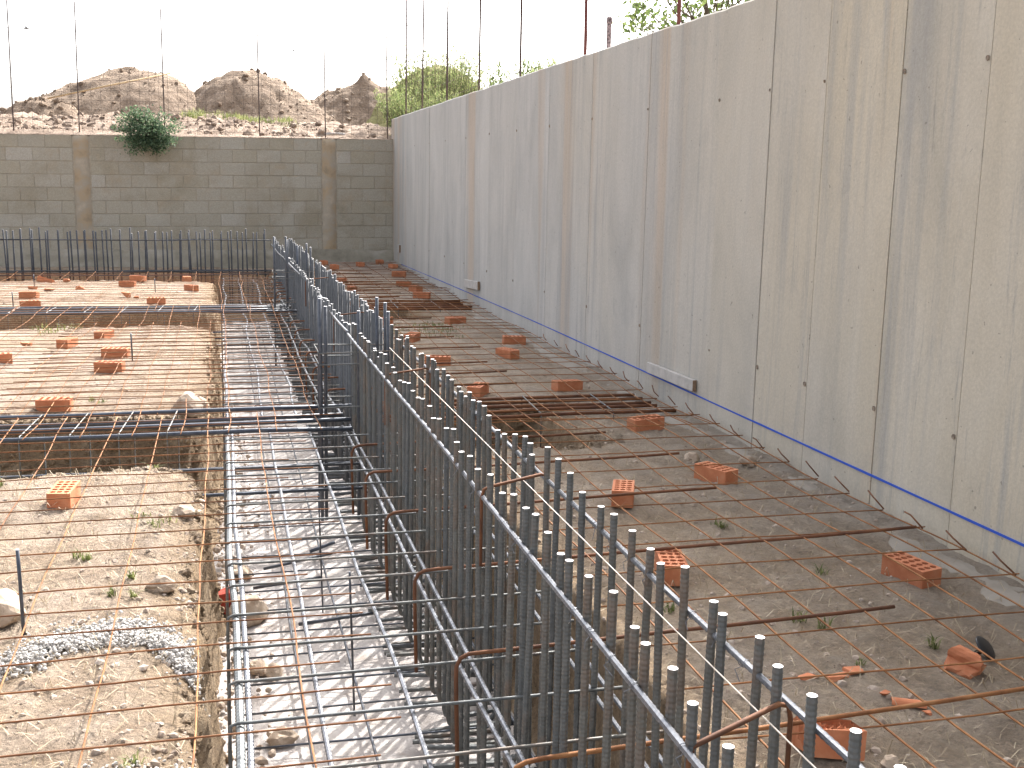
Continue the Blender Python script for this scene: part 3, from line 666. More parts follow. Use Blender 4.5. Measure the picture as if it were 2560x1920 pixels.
# tie beam cages across the ground
def beam(x0, x1, yc, wy, m, r, lab, zt=0.035, stir=(), depth=0.5, nb=4, name='longitudinal_bar'):
    root = empty('tie_beam_cage', ((x0+x1)/2, yc, 0)); tag(root, lab, 'rebar cage', 'tie beam cages laid across the ground')
    for i in range(nb):
        yy = yc-wy/2+wy*i/(nb-1)
        bar(name, bar_pts((x0, yy, zt), (x1-(0.12*random.random()), yy+random.uniform(-.03, .03), zt+random.uniform(-.01, .02)), 10, 0.03), r, m, root, 8)
    for yy in (yc-wy/2, yc+wy/2): bar('bottom_bar', bar_pts((x0, yy, zt-depth+0.09), (x1, yy, zt-depth+0.09), 6, 0.02), r*0.8, m, root, 6)
    bar('side_bar', bar_pts((x0, yc-wy/2-0.012, zt-0.22), (x1, yc-wy/2-0.012, zt-0.24), 6, 0.02), r*0.6, m, root, 6)
    for sx in stir:
        e = r+0.004; y0, y1 = yc-wy/2-e, yc+wy/2+e; zb = zt-depth+0.06; zu = zt+e
        bar('stirrup', [(sx, y0, zb), (sx, y0, zu-0.02), (sx, y0+0.02, zu), (sx+0.04, y1-0.02, zu), (sx+0.04, y1, zu-0.02), (sx+0.04, y1, zb), (sx, y0, zb)], 0.0052, M_steel, root, 6)
beam(-4.5, 0.92, 7.73, 0.68, M_steel_d, 0.0155, 'dark steel beam cage crossing the left ground, the nearer one', 0.035, np.arange(-4.2, -0.1, 0.295))
beam(-6.0, 0.90, 14.52, 0.66, M_steel_d, 0.016, 'dark steel beam cage crossing the left ground, the farther one', 0.035, np.arange(-5.8, -0.1, 0.42))
beam(1.05, 3.24, 7.95, 0.66, M_rustd, 0.013, 'rusty beam cage between the starter bars and the concrete wall, the nearer one', 0.03, (1.6, 2.2, 2.75), 0.35, 5)
beam(1.05, 3.26, 14.85, 0.95, M_rustd, 0.014, 'rusty beam cage between the starter bars and the concrete wall, the farther one', 0.03, (1.6, 2.2, 2.75), 0.35, 5)

# starter bars in front of the block wall
bs = empty('back_starter_cage', (-1.6, 20.4, 0)); tag(bs, 'row of dark upright starter bars standing before the block wall', 'rebar cage')
v_back = vbar_mesh('starter_back', -0.55, 0.76, 0.0145, 0.0, 6, False, M_backbar)
for row, yy in ((0, 20.28), (1, 20.52)):
    x = -5.2
    while x < 0.84:
        o = link('vertical_bar', v_back); o.location = (x, yy+random.uniform(-.01, .01), random.gauss(-0.01-0.03*(row), 0.02))
        o.rotation_euler = (random.gauss(0, 0.008), random.gauss(0, 0.012), 0); child(o, bs)
        x += (0.145 if row == 0 else 0.19)+random.uniform(-0.025, 0.025)
for (yy, z, r) in ((20.26, 0.58, 0.009), (20.54, 0.56, 0.009), (20.25, 0.05, 0.013), (20.24, -0.02, 0.013), (20.42, 0.01, 0.013), (20.55, 0.03, 0.013)):
    bar('horizontal_rod', bar_pts((-5.4, yy, z), (0.86, yy, z+0.02), 16, 0.04), r, M_backbar, bs, 6)

# ------------------------------------------------------------------ welded mesh sheets
def sheet(lab, xs_, ys_, x0, x1, y0, y1, z, m, r, wob, jag=0.0, long_r=None, barb=0.0, follow=True):
    root = empty('mesh_sheet', ((x0+x1)/2, (y0+y1)/2, z)); tag(root, lab, 'wire mesh', 'rusty welded mesh sheets')
    seed = random.random()*40
    def hz(x, y):
        return z+0.035*float(fbm(np.array(x*0.8+seed), np.array(y*0.8), 3))+(0.012*math.sin(y*2.4+seed))
    for yq in ys_:
        e0 = x0; e1 = x1+(random.uniform(-jag, jag)); n = max(6, int((e1-e0)/0.16)); s = random.random()*60
        q = np.linspace(e0, e1, n)
        P = [(a, yq+wob*float(fbm(np.array(s+a*1.1), np.array(s), 3)), hz(a, yq)+0.005+0.012*float(fbm(np.array(s+a*2.0), np.array(3.0), 2))) for a in q]
        bar('cross_wire', P, r, M_rust if x0 > 1 and m is M_rust else M_rustm if m is M_rust else m, root, 5)
    for xq in xs_:
        q = np.linspace(y0-barb*0.2, y1+barb, max(8, int((y1-y0)/0.16))); s = random.random()*60
        P = [(xq+wob*1.2*float(fbm(np.array(s+a*0.8), np.array(s), 3)), a, hz(xq, a)-r) for a in q]
        bar('long_wire', P, long_r or r, m, root, 5)
    return root
R = 0.0033
sheet('rusty mesh sheet on the near left ground, in front of the nearer beam cage', [-2.23, -1.925, -1.62, -1.315, -1.015, -0.715, -0.41, -0.11, 0.21], np.arange(2.05, 7.5, 0.222), -2.5, 0.42, 1.9, 7.85, 0.072, M_rust, R, 0.05, 0.12)
sheet('rusty mesh sheet on the left ground between the two beam cages', [-3.0, -2.7, -2.4, -2.1, -1.8, -1.5, -1.19, -0.88, -0.58, -0.27, 0.03, 0.33, 0.60], np.arange(7.45, 14.4, 0.222), -4.6, 0.66, 7.2, 14.7, 0.075, M_rust, R, 0.06, 0.2)
sheet('second rusty mesh sheet overlapping on the left ground beside the middle trench', [-1.37, -1.06, -0.75, -0.44, -0.12], np.arange(8.3, 13.4, 0.26), -1.6, 0.10, 8.0, 13.3, 0.055, M_rust, R, 0.06, 0.1)
sheet('rusty mesh sheet on the far left ground, behind the farther beam cage', [-4.4, -4.0, -3.6, -3.2, -2.8, -2.4, -2.0, -1.6, -1.2, -0.8, -0.4, -0.02, 0.30, 0.62], np.arange(14.5, 19.4, 0.222), -5.6, 0.68, 14.1, 19.7, 0.085, M_rust, R, 0.06, 0.15)
sheet('rusty mesh sheet on the near right ground by the concrete wall', [1.51, 1.72, 1.935, 2.155, 2.365, 2.585, 2.80, 3.01, 3.215], [1.83, 2.16, 2.49, 2.82, 3.15, 3.49, 3.86, 4.19, 4.52, 4.85, 5.18, 5.5, 5.84, 6.17, 6.5, 6.83, 7.16], 1.36, 3.225, 1.6, 7.2, 0.082, M_rust, R, 0.035, 0.015, 0.0040, 0.10)
sheet('rusty mesh sheet on the right ground between the two rusty beam cages', [1.6, 1.82, 2.04, 2.25, 2.47, 2.69, 2.91, 3.07, 3.2], np.arange(7.25, 14.6, 0.33), 1.34, 3.225, 6.95, 14.5, 0.085, M_rust, R, 0.04, 0.03, None, 0.10)
sheet('rusty mesh sheet on the far right ground, reaching the block wall', [1.62, 1.95, 2.28, 2.6, 2.92, 3.17], np.arange(14.7, 21.7, 0.26), 1.34, 3.22, 14.4, 21.75, 0.10, M_rustm, 0.0046, 0.05, 0.06)
# barbs: wire tails at the wall edge of the right sheets
wm = [o for o in C.objects if o.name.startswith('mesh_sheet')]
for (root, ysq) in ((wm[4], [3.86, 4.19, 4.52, 4.85, 5.18, 5.5, 5.84, 6.17, 6.5, 6.83]), (wm[5], [7.25, 7.58, 7.91, 8.24, 8.57, 8.9, 9.23, 9.56, 9.9, 10.2, 10.6, 11.0])):
    for yq in ysq: bar('wire_tail', [(3.215, yq-0.01, 0.088), (3.222, yq+0.10, 0.10+random.uniform(0, 0.02)), (3.228, yq+0.16, 0.115+random.uniform(0, 0.03))], 0.0045, M_rustd, root, 5)

# white string along the starter rows
o = bar('string_line', [(1.11, 1.2, 0.555), (1.108, 4.0, 0.548), (1.105, 7.6, 0.545)], 0.0017, M_string, None, 6); tag(o, 'thin white string stretched between the two near rows of starter bars', 'string')

# ------------------------------------------------------------------ perforated bricks
def brick_mesh(nlen=5, nwid=3, L=0.24, S=0.115, H=0.09):
    b = MB(); x0, x1, y0, y1 = -S/2, S/2, -L/2, L/2
    mx, my = 0.008, 0.009
    cx_ = [x0+mx+(S-2*mx)*i/nwid for i in range(nwid+1)]; cy_ = [y0+my+(L-2*my)*j/nlen for j in range(nlen+1)]
    c = 0.004
    # sides with chamfered uprights
    ring = [(x0+c, y0), (x1-c, y0), (x1, y0+c), (x1, y1-c), (x1-c, y1), (x0+c, y1), (x0, y1-c), (x0, y0+c)]
    b.add([(x, y, 0) for x, y in ring]+[(x, y, H) for x, y in ring], [(i, (i+1) % 8, 8+(i+1) % 8, 8+i) for i in range(8)]+[tuple(range(8))[::-1]])
    # rim of the bedding face
    inn = [(cx_[0], cy_[0]), (cx_[-1], cy_[0]), (cx_[-1], cy_[-1]), (cx_[0], cy_[-1])]
    b.add([(x, y, H) for x, y in ring]+[(x, y, H) for x, y in inn], [(0, 1, 9, 8), (1, 2, 9), (2, 3, 10, 9), (3, 4, 10), (4, 5, 11, 10), (5, 6, 11), (6, 7, 8, 11), (7, 0, 8)])
    for i in range(nwid):
        for j in range(nlen):
            ax, bx, ay, by = cx_[i], cx_[i+1], cy_[j], cy_[j+1]; mxx, myy = (ax+bx)/2, (ay+by)/2
            sq = [(ax, ay), (mxx, ay), (bx, ay), (bx, myy), (bx, by), (mxx, by), (ax, by), (ax, myy)]
            r = min(bx-ax, by-ay)*0.455
            oc = [(mxx+r*math.cos(a), myy+r*math.sin(a)) for a in [math.radians(225+45*q) for q in range(8)]]
            b.add([(x, y, H) for x, y in sq]+[(x, y, H) for x, y in oc]+[(x, y, H-0.06) for x, y in oc],
                  [(q, (q+1) % 8, 8+(q+1) % 8, 8+q) for q in range(8)]+[(8+q, 8+(q+1) % 8, 16+(q+1) % 8, 16+q) for q in range(8)]+[tuple(16+q for q in range(8))])
    me = mesh('perforated_brick', b.v, b.f, [M_brick]); return me
BR = brick_mesh()
def put_brick(x, y, yaw, lab, tilt=(0, 0), z=0.0):
    o = link('perforated_brick', BR); o.location = (x, y, gz(x, y)+z-0.004); o.rotation_euler = (tilt[0]+random.gauss(0, 0.02), tilt[1]+random.gauss(0, 0.02), math.radians(yaw))
    tag(o, lab, 'brick', 'perforated bricks set out under the mesh'); return o
# yaw: 0 = long side running away from the camera, 90 = long side across
for (x, y, yaw, lab) in [
 (-0.82, 6.03, -6, 'single orange brick with its holes up, alone on the near left ground'),
 (-1.20, 8.59, 84, 'orange brick lying crosswise just behind the nearer left beam cage'),
 (-0.96, 10.20, 78, 'front one of two orange bricks set one behind the other, left ground by a stake'),
 (-0.98, 11.02, 80, 'rear one of two orange bricks set one behind the other, left ground by a stake'),
 (-1.21, 12.39, -20, 'orange brick end-on, just in front of the farther left beam trench'),
 (-1.49, 11.72, -18, 'orange brick turned askew with holes showing, left of the end-on one'),
 (-1.95, 10.72, 100, 'orange brick cut by the left edge of the photo, middle left ground'),
 (-2.54, 16.41, 76, 'rear brick of the pair at far left behind the farther beam cage'),
 (-2.37, 15.35, 106, 'front brick of the pair at far left behind the farther beam cage'),
 (-0.85, 15.64, 92, 'orange brick lying crosswise alone behind the farther left beam cage'),
 (-1.40, 18.17, 76, 'front brick of the pair near the back starter bars'),
 (-1.30, 19.00, 70, 'rear brick of the pair right against the back starter bars'),
 (-0.55, 19.10, 10, 'orange brick end-on at the far trench corner by the back starter bars'),
 (-0.44, 17.45, 30, 'small-looking orange brick standing near the far left trench rim'),
 (2.89, 4.11, 12, 'big near brick with many holes on the right ground, close to the concrete wall'),
 (2.06, 5.50, -22, 'brick with clear round holes, just right of the near starter bars'),
 (2.75, 5.83, 24, 'brick between two stones, second nearest to the concrete wall'),
 (1.88, 4.39, -14, 'brick partly hidden by the tops of the near starter bars, holes up'),
 (2.84, 7.19, 100, 'brick lying crosswise in front of the nearer rusty beam cage'),
 (2.75, 8.76, 102, 'brick lying crosswise behind the nearer rusty beam cage'),
 (2.99, 11.45, 84, 'crosswise brick close to the concrete wall, rear of a pair midway'),
 (2.68, 10.50, 24, 'end-on brick in front of a crosswise one, midway along the right ground'),
 (2.70, 13.14, 112, 'brick just in front of the farther rusty beam cage, by green weeds'),
 (1.94, 10.23, 76, 'brick lying crosswise right beside the middle starter bars'),
 (1.98, 8.69, -30, 'brick behind the near starter bar tops, at the nearer rusty beam cage'),
 (2.79, 15.98, 66, 'front brick of the close pair behind the farther rusty beam cage'),
 (2.87, 17.0, 20, 'rear brick of the close pair behind the farther rusty beam cage'),
 (2.85, 18.04, 74, 'fourth brick from the far corner along the concrete wall'),
 (2.98, 19.37, 72, 'third brick from the far corner along the concrete wall'),
 (3.06, 20.6, 10, 'brick nearest to the far corner along the concrete wall, behind two others'),
 (2.50, 20.95, 6, 'brick standing clear in the middle before the far block wall'),
 (2.95, 21.6, 4, 'brick at the foot of the block wall, next to the corner'),
 (1.91, 18.55, -20, 'brick with holes showing beside the farthest starter bars'),
 (1.91, 17.07, 4, 'brick beside the farthest starter bars, nearer than the one with holes showing'),
 (1.88, 21.5, 6, 'leftmost brick at the foot of the block wall'),
 (1.98, 20.5, 8, 'brick just in front of the leftmost one by the block wall'),
 (1.95, 11.76, -26, 'brick with big holes beside the middle starter bars, before a green weed patch'),
 (1.86, 13.16, -30, 'half hidden brick behind the middle starter bars, before the farther rusty beam cage')]:
    put_brick(x, y, yaw, lab)
put_brick(-2.68, 18.85, 82, 'tilted brick lying half sunk on the far left ground', (0.25, 0.3), -0.02)
# broken pieces
def shard(name, x, y, z, r, lab, seed, sq=(1.3, 0.9, 0.6), m=None, grp='broken brick pieces', cat='brick piece', rz=0.0):
    g = np.random.default_rng(seed); bm = bmesh.new()
    pts = g.uniform(-1, 1, (16, 3)); pts[:, 2] = np.where(pts[:, 2] > 0, 0.6, -0.6)+0.3*g.random(16)
    for p in pts: bm.verts.new(Vector(p*np.array(sq)*r))
    h = bmesh.ops.convex_hull(bm, input=bm.verts)
    bmesh.ops.delete(bm, geom=[v for v in bm.verts if not v.link_faces], context='VERTS')
    bmesh.ops.recalc_face_normals(bm, faces=bm.faces)
    me = bpy.data.meshes.new(name); bm.to_mesh(me); bm.free(); me.materials.append(m or M_brick)
    o = link(name, me); zz = min(v.co.z for v in me.vertices); o.location = (x, y, (gz(x, y) if z is None else z)-zz-0.004); o.rotation_euler = (0, 0, rz)
    tag(o, lab, cat, grp); return o
shard('brick_fragment', -1.31, 16.62, None, 0.075, 'half brick chunk on the far left ground, left of the crosswise brick', 3, (1.0, 1.0, 0.8))
shard('brick_fragment', -1.17, 16.55, None, 0.035, 'small chip lying beside the half brick chunk on the far left', 4)
shard('brick_fragment', -2.39, 19.0, None, 0.06, 'brick lump right of the tilted brick on the far left ground', 5)
shard('brick_fragment', -2.69, 17.75, None, 0.06, 'dark red brick lump at the foot of the thin far left stake', 6)
shard('brick_fragment', -2.42, 17.5, None, 0.055, 'flat pinkish brick piece beside the dark red lump, far left', 7, (1.6, 0.9, 0.4))
shard('brick_fragment', -2.02, 17.66, None, 0.06, 'brick piece lying alone left of the pair near the back starter bars', 8)
shard('brick_fragment', -1.89, 11.88, None, 0.05, 'small brick piece at the left, between the grass tuft and the left edge', 9)
shard('brick_fragment', 1.96, 3.33, None, 0.032, 'leftmost of three flat brick chips near the starter bar tops', 10, (1.4, 0.9, 0.35))
shard('brick_fragment', 2.06, 3.30, None, 0.042, 'middle one of three flat brick chips near the starter bar tops', 11, (1.4, 0.9, 0.35))
shard('brick_fragment', 2.14, 3.32, None, 0.030, 'rightmost of three flat brick chips near the starter bar tops', 12, (1.2, 1.0, 0.35))
shard('brick_fragment', 2.13, 3.12, None, 0.018, 'tiny brick chip beside the gutter-shaped piece', 13)
shard('brick_fragment', 2.20, 2.98, None, 0.016, 'tiny brick chip at the right end of the gutter-shaped piece', 14)
# gutter-shaped piece of a broken hole wall
b = MB(); n = 8
arc = [(0.024*math.cos(a), 0.020*math.sin(a)) for a in np.linspace(0.25, math.pi-0.25, n)]; arci = [(0.016*math.cos(a), 0.013*math.sin(a)) for a in np.linspace(0.25, math.pi-0.25, n)]
vv = [(p[0], -0.055, p[1]) for p in arc]+[(p[0], 0.055, p[1]) for p in arc]+[(p[0], -0.055, p[1]) for p in arci]+[(p[0], 0.055, p[1]) for p in arci]
ff = [(i, i+1, n+i+1, n+i) for i in range(n-1)]+[(2*n+i, 3*n+i, 3*n+i+1, 2*n+i+1) for i in range(n-1)]+[(i, 2*n+i, 2*n+i+1, i+1) for i in range(n-1)]+[(n+i, n+i+1, 3*n+i+1, 3*n+i) for i in range(n-1)]+[(0, n, 3*n, 2*n), (n-1, 3*n-1, 4*n-1, 2*n-1)]
b.add(vv, ff); o = b.build('brick_fragment', M_brick); o.location = (2.18, 3.05, gz(2.18, 3.05)+0.0); o.rotation_euler = (0, 0, math.radians(62)); tag(o, 'gutter-shaped sliver of broken brick on the near right ground', 'brick piece', 'broken brick pieces')
# ribbed chunk: a torn brick with open hole halves
def torn_brick(x, y, yaw, lab, tilt, nl=3, nw=2, up=0.0):
    me = brick_mesh(nl, nw, 0.036*nl+0.012, 0.033*nw+0.012).copy(); g = random.Random(5)
    ymax = max(v.co.y for v in me.vertices); lut = {}
    for v in me.vertices:
        key = (round(v.co.x, 4), round(v.co.y, 4))
        if key not in lut: lut[key] = (g.uniform(-.006, .006), g.uniform(-.006, .006)-(g.uniform(0.0, 0.03) if v.co.y > ymax-0.012 else 0), g.uniform(-0.026, 0.003))
        d = lut[key]; v.co.x += d[0]; v.co.y += d[1]; v.co.z += d[2] if v.co.z > 0.05 else 0
    o = link('broken_brick', me); o.location = (x, y, gz(x, y)+up); o.rotation_euler = (tilt[0], tilt[1], math.radians(yaw)); tag(o, lab, 'brick', 'broken bricks'); return o
b = MB(); n = 28; vv = []; ff = []; g = random.Random(8)
for k_, yy in enumerate(np.linspace(-0.05, 0.05, 6)):
    for i in range(n):
        t = 2*math.pi*i/n; rr_ = 0.026+0.030*abs(math.cos(1.5*t+0.3))**1.3+g.uniform(-.003, .003)
        vv.append((rr_*math.cos(t)*1.15, yy*(1+0.25*math.sin(3*t))+g.uniform(-.004, .004), rr_*math.sin(t)))
for k_ in range(5):
    for i in range(n): ff.append((k_*n+i, k_*n+(i+1) % n, (k_+1)*n+(i+1) % n, (k_+1)*n+i))
ff += [tuple(range(n)), tuple(5*n+i for i in range(n))[::-1]]
b.add(vv, ff); o = b.build('broken_brick', M_brick); o.location = (2.53, 3.24, gz(2.53, 3.24)+0.030); o.rotation_euler = (0.25, 0.15, math.radians(40)); tag(o, 'broken ribbed brick lump beside the black plastic cap, near right', 'brick', 'broken bricks')
torn_brick(1.74, 2.82, 80, 'broken brick behind the nearest starter bars at the bottom of the photo', (0.1, 0.2), 5, 3)
# black plastic cap
b = MB(); n = 18
rings = [(0.0, 0.012, 0), (0.030, 0.012, 0), (0.046, 0.004, 0), (0.050, 0.0, 0), (0.046, -0.003, 0), (0.012, -0.006, 0), (0.010, -0.045, 0), (0.0, -0.047, 0)]
vv = []; ff = []
for (r, z, _) in rings:
    for i in range(n): vv.append((r*math.cos(2*math.pi*i/n), r*math.sin(2*math.pi*i/n), z))
for k in range(len(rings)-1):
    for i in range(n): ff.append((k*n+i, (k+1)*n+i, (k+1)*n+(i+1) % n, k*n+(i+1) % n))
b.add(vv, ff); o = b.build('plastic_cap', M_black, smooth=True); o.location = (2.69, 3.34, gz(2.69, 3.34)+0.035); o.rotation_euler = (0.75, 0.25, 0.4); tag(o, 'black round plastic cap tipped over beside a broken brick lump', 'plastic cap')
# stones big enough to point at
for (x, y, z, r, lab, sd) in [
 (3.09, 6.10, None, 0.055, 'brown stone between the second nearest brick and the concrete wall', 1), (2.80, 6.28, None, 0.055, 'flat stone behind the second nearest brick by the wall', 2),
 (1.90, 2.72, None, 0.03, 'pale pebble near the bottom edge, right of the starter bars', 3), (-0.86, 4.40, None, 0.10, 'cream stone cut by the left edge of the photo', 4),
 (-0.26, 8.55, None, 0.13, 'big brown clod on the trench rim behind the nearer beam cage', 5), (-0.33, 6.85, None, 0.07, 'grey stone on the rim in front of the nearer beam cage', 6),
 (-0.22, 5.75, None, 0.07, 'oval stone by the grass on the near left trench rim', 7), (-0.28, 4.72, None, 0.055, 'pink stone on the near left ground close to the trench rim', 8),
 (0.10, 6.05, -0.72, 0.12, 'large pale stone at the bottom of the trench, under the left rods', 9), (0.12, 5.35, -0.72, 0.055, 'brown clod on the trench floor, left one of two', 10),
 (0.20, 5.30, -0.72, 0.05, 'brown clod on the trench floor, right one of two', 11), (0.20, 4.60, -0.72, 0.06, 'angular clod on the trench floor near the bottom of the photo', 12), (0.06, 6.75, -0.72, 0.07, 'brown stone on the trench floor near the left wall of earth', 13)]:
    bm = bmesh.new(); bmesh.ops.create_icosphere(bm, subdivisions=3, radius=1.0); o3 = Vector((sd*7.3, sd*1.7, sd*3.1))
    for v in bm.verts:
        c = v.co.copy(); q = 1+0.45*mnoise.noise(c*0.9+o3)+0.20*mnoise.noise(c*2.3+o3)+0.07*mnoise.noise(c*6+o3)
        v.co = Vector((c.x*q*1.15, c.y*q*0.9, max(-0.45, c.z*q*0.72)))*r
        for nn in (Vector((0.6, -0.5, 0.62)), Vector((-0.7, -0.3, 0.6)), Vector((0.1, -0.9, 0.2))):
            d = v.co.dot(nn.normalized())-0.72*r
            if d > 0: v.co -= nn.normalized()*d*0.85
    me = bpy.data.meshes.new('stone'); bm.to_mesh(me); bm.free(); me.materials.append(M_rock)
    o = link('stone', me); o.location = (x, y, (gz(x, y) if z is None else z)+r*0.33); o.rotation_euler = (0, 0, random.random()*6); tag(o, lab, 'stone', 'single stones')
o = shard('brick_fragment', -0.02, 6.10, -0.70, 0.085, 'deep red brick piece stuck in the trench side beside the large pale stone', 77, (0.7, 0.8, 1.3), M_red)
# stakes
for (x, y, h, lab) in [(-2.54, 15.17, 0.21, 'thin dark stake at the far left edge behind the farther beam cage'), (-0.81, 10.74, 0.255, 'thin dark stake standing right of the two stacked-looking bricks'),
                       (-0.94, 17.18, 0.195, 'thin stake on the far left ground behind the crosswise brick'), (-0.745, 4.27, 0.32, 'nearest dark stake, standing on the left ground in the foreground'), (-2.69, 17.9, 0.2, 'thin stake standing in the dark red brick lump, far left')]:
    o = bar('rebar_stake', [(x, y, -0.1), (x-0.004, y+0.002, h*0.6), (x-0.006, y, h)], 0.0068, M_steel_d, None, 8, True); tag(o, lab, 'stake', 'short steel stakes on the left ground')

# ------------------------------------------------------------------ loose stuff
def ok(x, y): return float(trench_sd(np.array([x]), np.array([y]))[0]) > 0.06
pts = []
n_ = 15000
px = np.concatenate([rng.uniform(-2.2, -0.05, n_//3), rng.uniform(1.4, 3.27, n_//3), rng.uniform(-4, 3.27, n_//3)])
py = np.concatenate([1.6+8*rng.random(n_//3)**1.4, 1.6+8*rng.random(n_//3)**1.4, rng.uniform(8, 20, n_//3)])
cl = fbm(px*1.3, py*1.3, 3); sd = trench_sd(px, py)
keep = ((cl > -0.02) | (np.abs(sd) < 0.15) | (rng.random(len(px)) < 0.25)) & (sd > 0.02)
px, py = px[keep], py[keep]; pz = gh(px, py)
for x, y, z in zip(px, py, pz): pts.append((x, y, z, 0.003+0.016*random.random()**7))
for _ in range(1500):
    x = random.uniform(-1.15, -0.1); y = random.uniform(2.2, 3.95)
    if random.random() < 0.5: x, y = -0.12-abs(random.gauss(0, 0.07)), random.uniform(2.2, 6.6)
    if float(fbm(np.array(x*3.0), np.array(y*3.0), 2)) < -0.08: continue
    pts.append((x, y, gz(x, y), 0.004+0.016*random.random()**5))
tag(stones('pebbles', pts, M_pebble), kind='stuff')
# crumbs on the trench floor, along its left side
pts = []
for _ in range(900):
    y = random.uniform(1.8, 12); x = -0.08+abs(random.gauss(0, 0.13)); pts.append((x, y, -0.70-0.02*random.random(), 0.005+0.022*random.random()**3))
tag(stones('trench_crumbs', pts, M_pebble), kind='stuff')
pts = []
cx_ = rng.uniform(-0.32, 0.06, 9000); cy_ = 1.8+13*rng.random(9000)**1.5
sdv = trench_sd(cx_, cy_); hv = gh(cx_, cy_); kp = (np.abs(sdv+0.02) < 0.075) & (fbm(cx_*6, cy_*6, 2) > -0.12)
for x, y, z in zip(cx_[kp], cy_[kp], hv[kp]): pts.append((x, y, z, 0.005+0.020*random.random()**3))
cx_ = np.concatenate([rng.uniform(-2.2, -0.1, 2500), rng.uniform(1.42, 2.6, 1800)]); cy_ = np.concatenate([rng.choice([6.82, 8.3], 2500)+rng.normal(0, 0.07, 2500), rng.choice([7.02, 8.25], 1800)+rng.normal(0, 0.08, 1800)])
for x, y, z in zip(cx_, cy_, gh(cx_, cy_)): pts.append((x, y, z, 0.006+0.022*random.random()**3))
tag(stones('rim_clods', pts, M_soil), kind='stuff')
# white gravel spread
pts = []
line = [(-0.78, 3.98), (-0.60, 4.14), (-0.44, 4.20), (-0.28, 4.16), (-0.14, 4.0), (-0.08, 3.86)]
for _ in range(6500):
    t = random.random()*(len(line)-1); i = int(t); a = t-i
    x = line[i][0]*(1-a)+line[i+1][0]*a+random.gauss(0, 0.030); y = line[i][1]*(1-a)+line[i+1][1]*a+random.gauss(0, 0.055)
    pts.append((x, y, 0.034*random.random()**1.3, 0.0034+0.0062*random.random()**2))
for _ in range(1200):
    x = random.uniform(-0.5, -0.12); y = 3.08+random.gauss(0, 0.06); pts.append((x, y, 0.01*random.random(), 0.0028+0.0045*random.random()))
pa = np.array(pts); pa[:, 2] += gh(pa[:, 0], pa[:, 1]); pts = [tuple(q) for q in pa]
tag(stones('gravel_spread', pts, M_gravel), kind='stuff')

def blades(name, tufts, m, parent=None):
    V = []; F = []
    for (x, y, z, R_, n, h, lean) in tufts:
        for _ in range(n):
            a = random.random()*6.28; d = R_*math.sqrt(random.random()); bx, by = x+d*math.cos(a), y+d*math.sin(a)
            hh = h*random.uniform(0.4, 1.1); a2 = random.random()*6.28; l = lean*random.uniform(0.3, 1.3); w_ = 0.0022+hh*0.022
            dx, dy = math.cos(a2), math.sin(a2); sx, sy = -dy*w_, dx*w_
            k = len(V)
            V += [(bx-sx, by-sy, z), (bx+sx, by+sy, z), (bx+dx*l*hh*0.35+sx*0.8, by+dy*l*hh*0.35+sy*0.8, z+hh*0.6), (bx+dx*l*hh*0.35-sx*0.8, by+dy*l*hh*0.35-sy*0.8, z+hh*0.6), (bx+dx*l*hh, by+dy*l*hh, z+hh*(1-0.3*l))]
            F += [(k, k+1, k+2, k+3), (k+3, k+2, k+4)]
    me = mesh(name, V, F, [m]); o = link(name, me, parent); return o
T = []
for (x, y, R_, n, h) in [(-0.42, 6.85, 0.05, 30, 0.10), (-0.38, 5.62, 0.10, 60, 0.05), (-0.62, 5.10, 0.05, 40, 0.05), (-0.44, 4.62, 0.035, 40, 0.05), (-0.40, 4.75, 0.03, 26, 0.05), (-0.58, 4.25, 0.05, 30, 0.04), (-0.88, 3.85, 0.04, 20, 0.05), (-0.3, 3.3, 0.06, 26, 0.05),
                      (-1.75, 12.9, 0.22, 120, 0.09), (-1.35, 8.5, 0.25, 40, 0.06), (-0.92, 8.75, 0.08, 40, 0.05), (-2.0, 9.0, 0.2, 60, 0.08), (2.42, 5.0, 0.06, 40, 0.05), (2.55, 4.35, 0.07, 30, 0.05), (2.25, 3.75, 0.06, 40, 0.07), (2.2, 3.35, 0.03, 24, 0.04), (2.6, 3.45, 0.04, 26, 0.06),
                      (2.75, 2.75, 0.10, 60, 0.06), (2.9, 3.05, 0.1, 50, 0.06), (2.3, 12.3, 0.40, 340, 0.05), (2.5, 12.8, 0.3, 180, 0.05), (1.75, 4.0, 0.06, 24, 0.05), (-1.22, 6.5, 0.04, 24, 0.06), (2.0, 2.4, 0.08, 30, 0.05)]:
    for q in range(max(1, n//20)):
        xx, yy = x+random.gauss(0, R_*0.6), y+random.gauss(0, R_*0.6); T.append((xx, yy, gz(xx, yy)-0.004, R_*0.5, min(n, 20), h, 0.9))
tag(blades('weeds', T, M_grass), kind='stuff')
V = []; F = []
sx_ = np.concatenate([rng.uniform(-1.3, -0.1, 1890), rng.uniform(1.45, 3.2, 2310)]); sy_ = np.concatenate([2.6+4*rng.random(1890), 1.9+5.5*rng.random(2310)**2])
kp = trench_sd(sx_, sy_) > 0.06; sx_, sy_ = sx_[kp], sy_[kp]
for x, y, z0_ in zip(sx_, sy_, gh(sx_, sy_)):
    z = z0_+0.004; a = random.random()*6.28; l = random.uniform(0.02, 0.11); w_ = 0.0014; dx, dy = math.cos(a), math.sin(a); k = len(V); up = random.uniform(0, 0.05)
    V += [(x-dy*w_, y+dx*w_, z), (x+dy*w_, y-dx*w_, z), (x+dx*l*.5+dy*w_, y+dy*l*.5-dx*w_, z+up), (x+dx*l*.5-dy*w_, y+dy*l*.5+dx*w_, z+up), (x+dx*l, y+dy*l, z+up*0.6)]
    F += [(k, k+1, k+2, k+3), (k+3, k+2, k+4)]
tag(link('straw', mesh('straw', V, F, [M_straw])), kind='stuff')

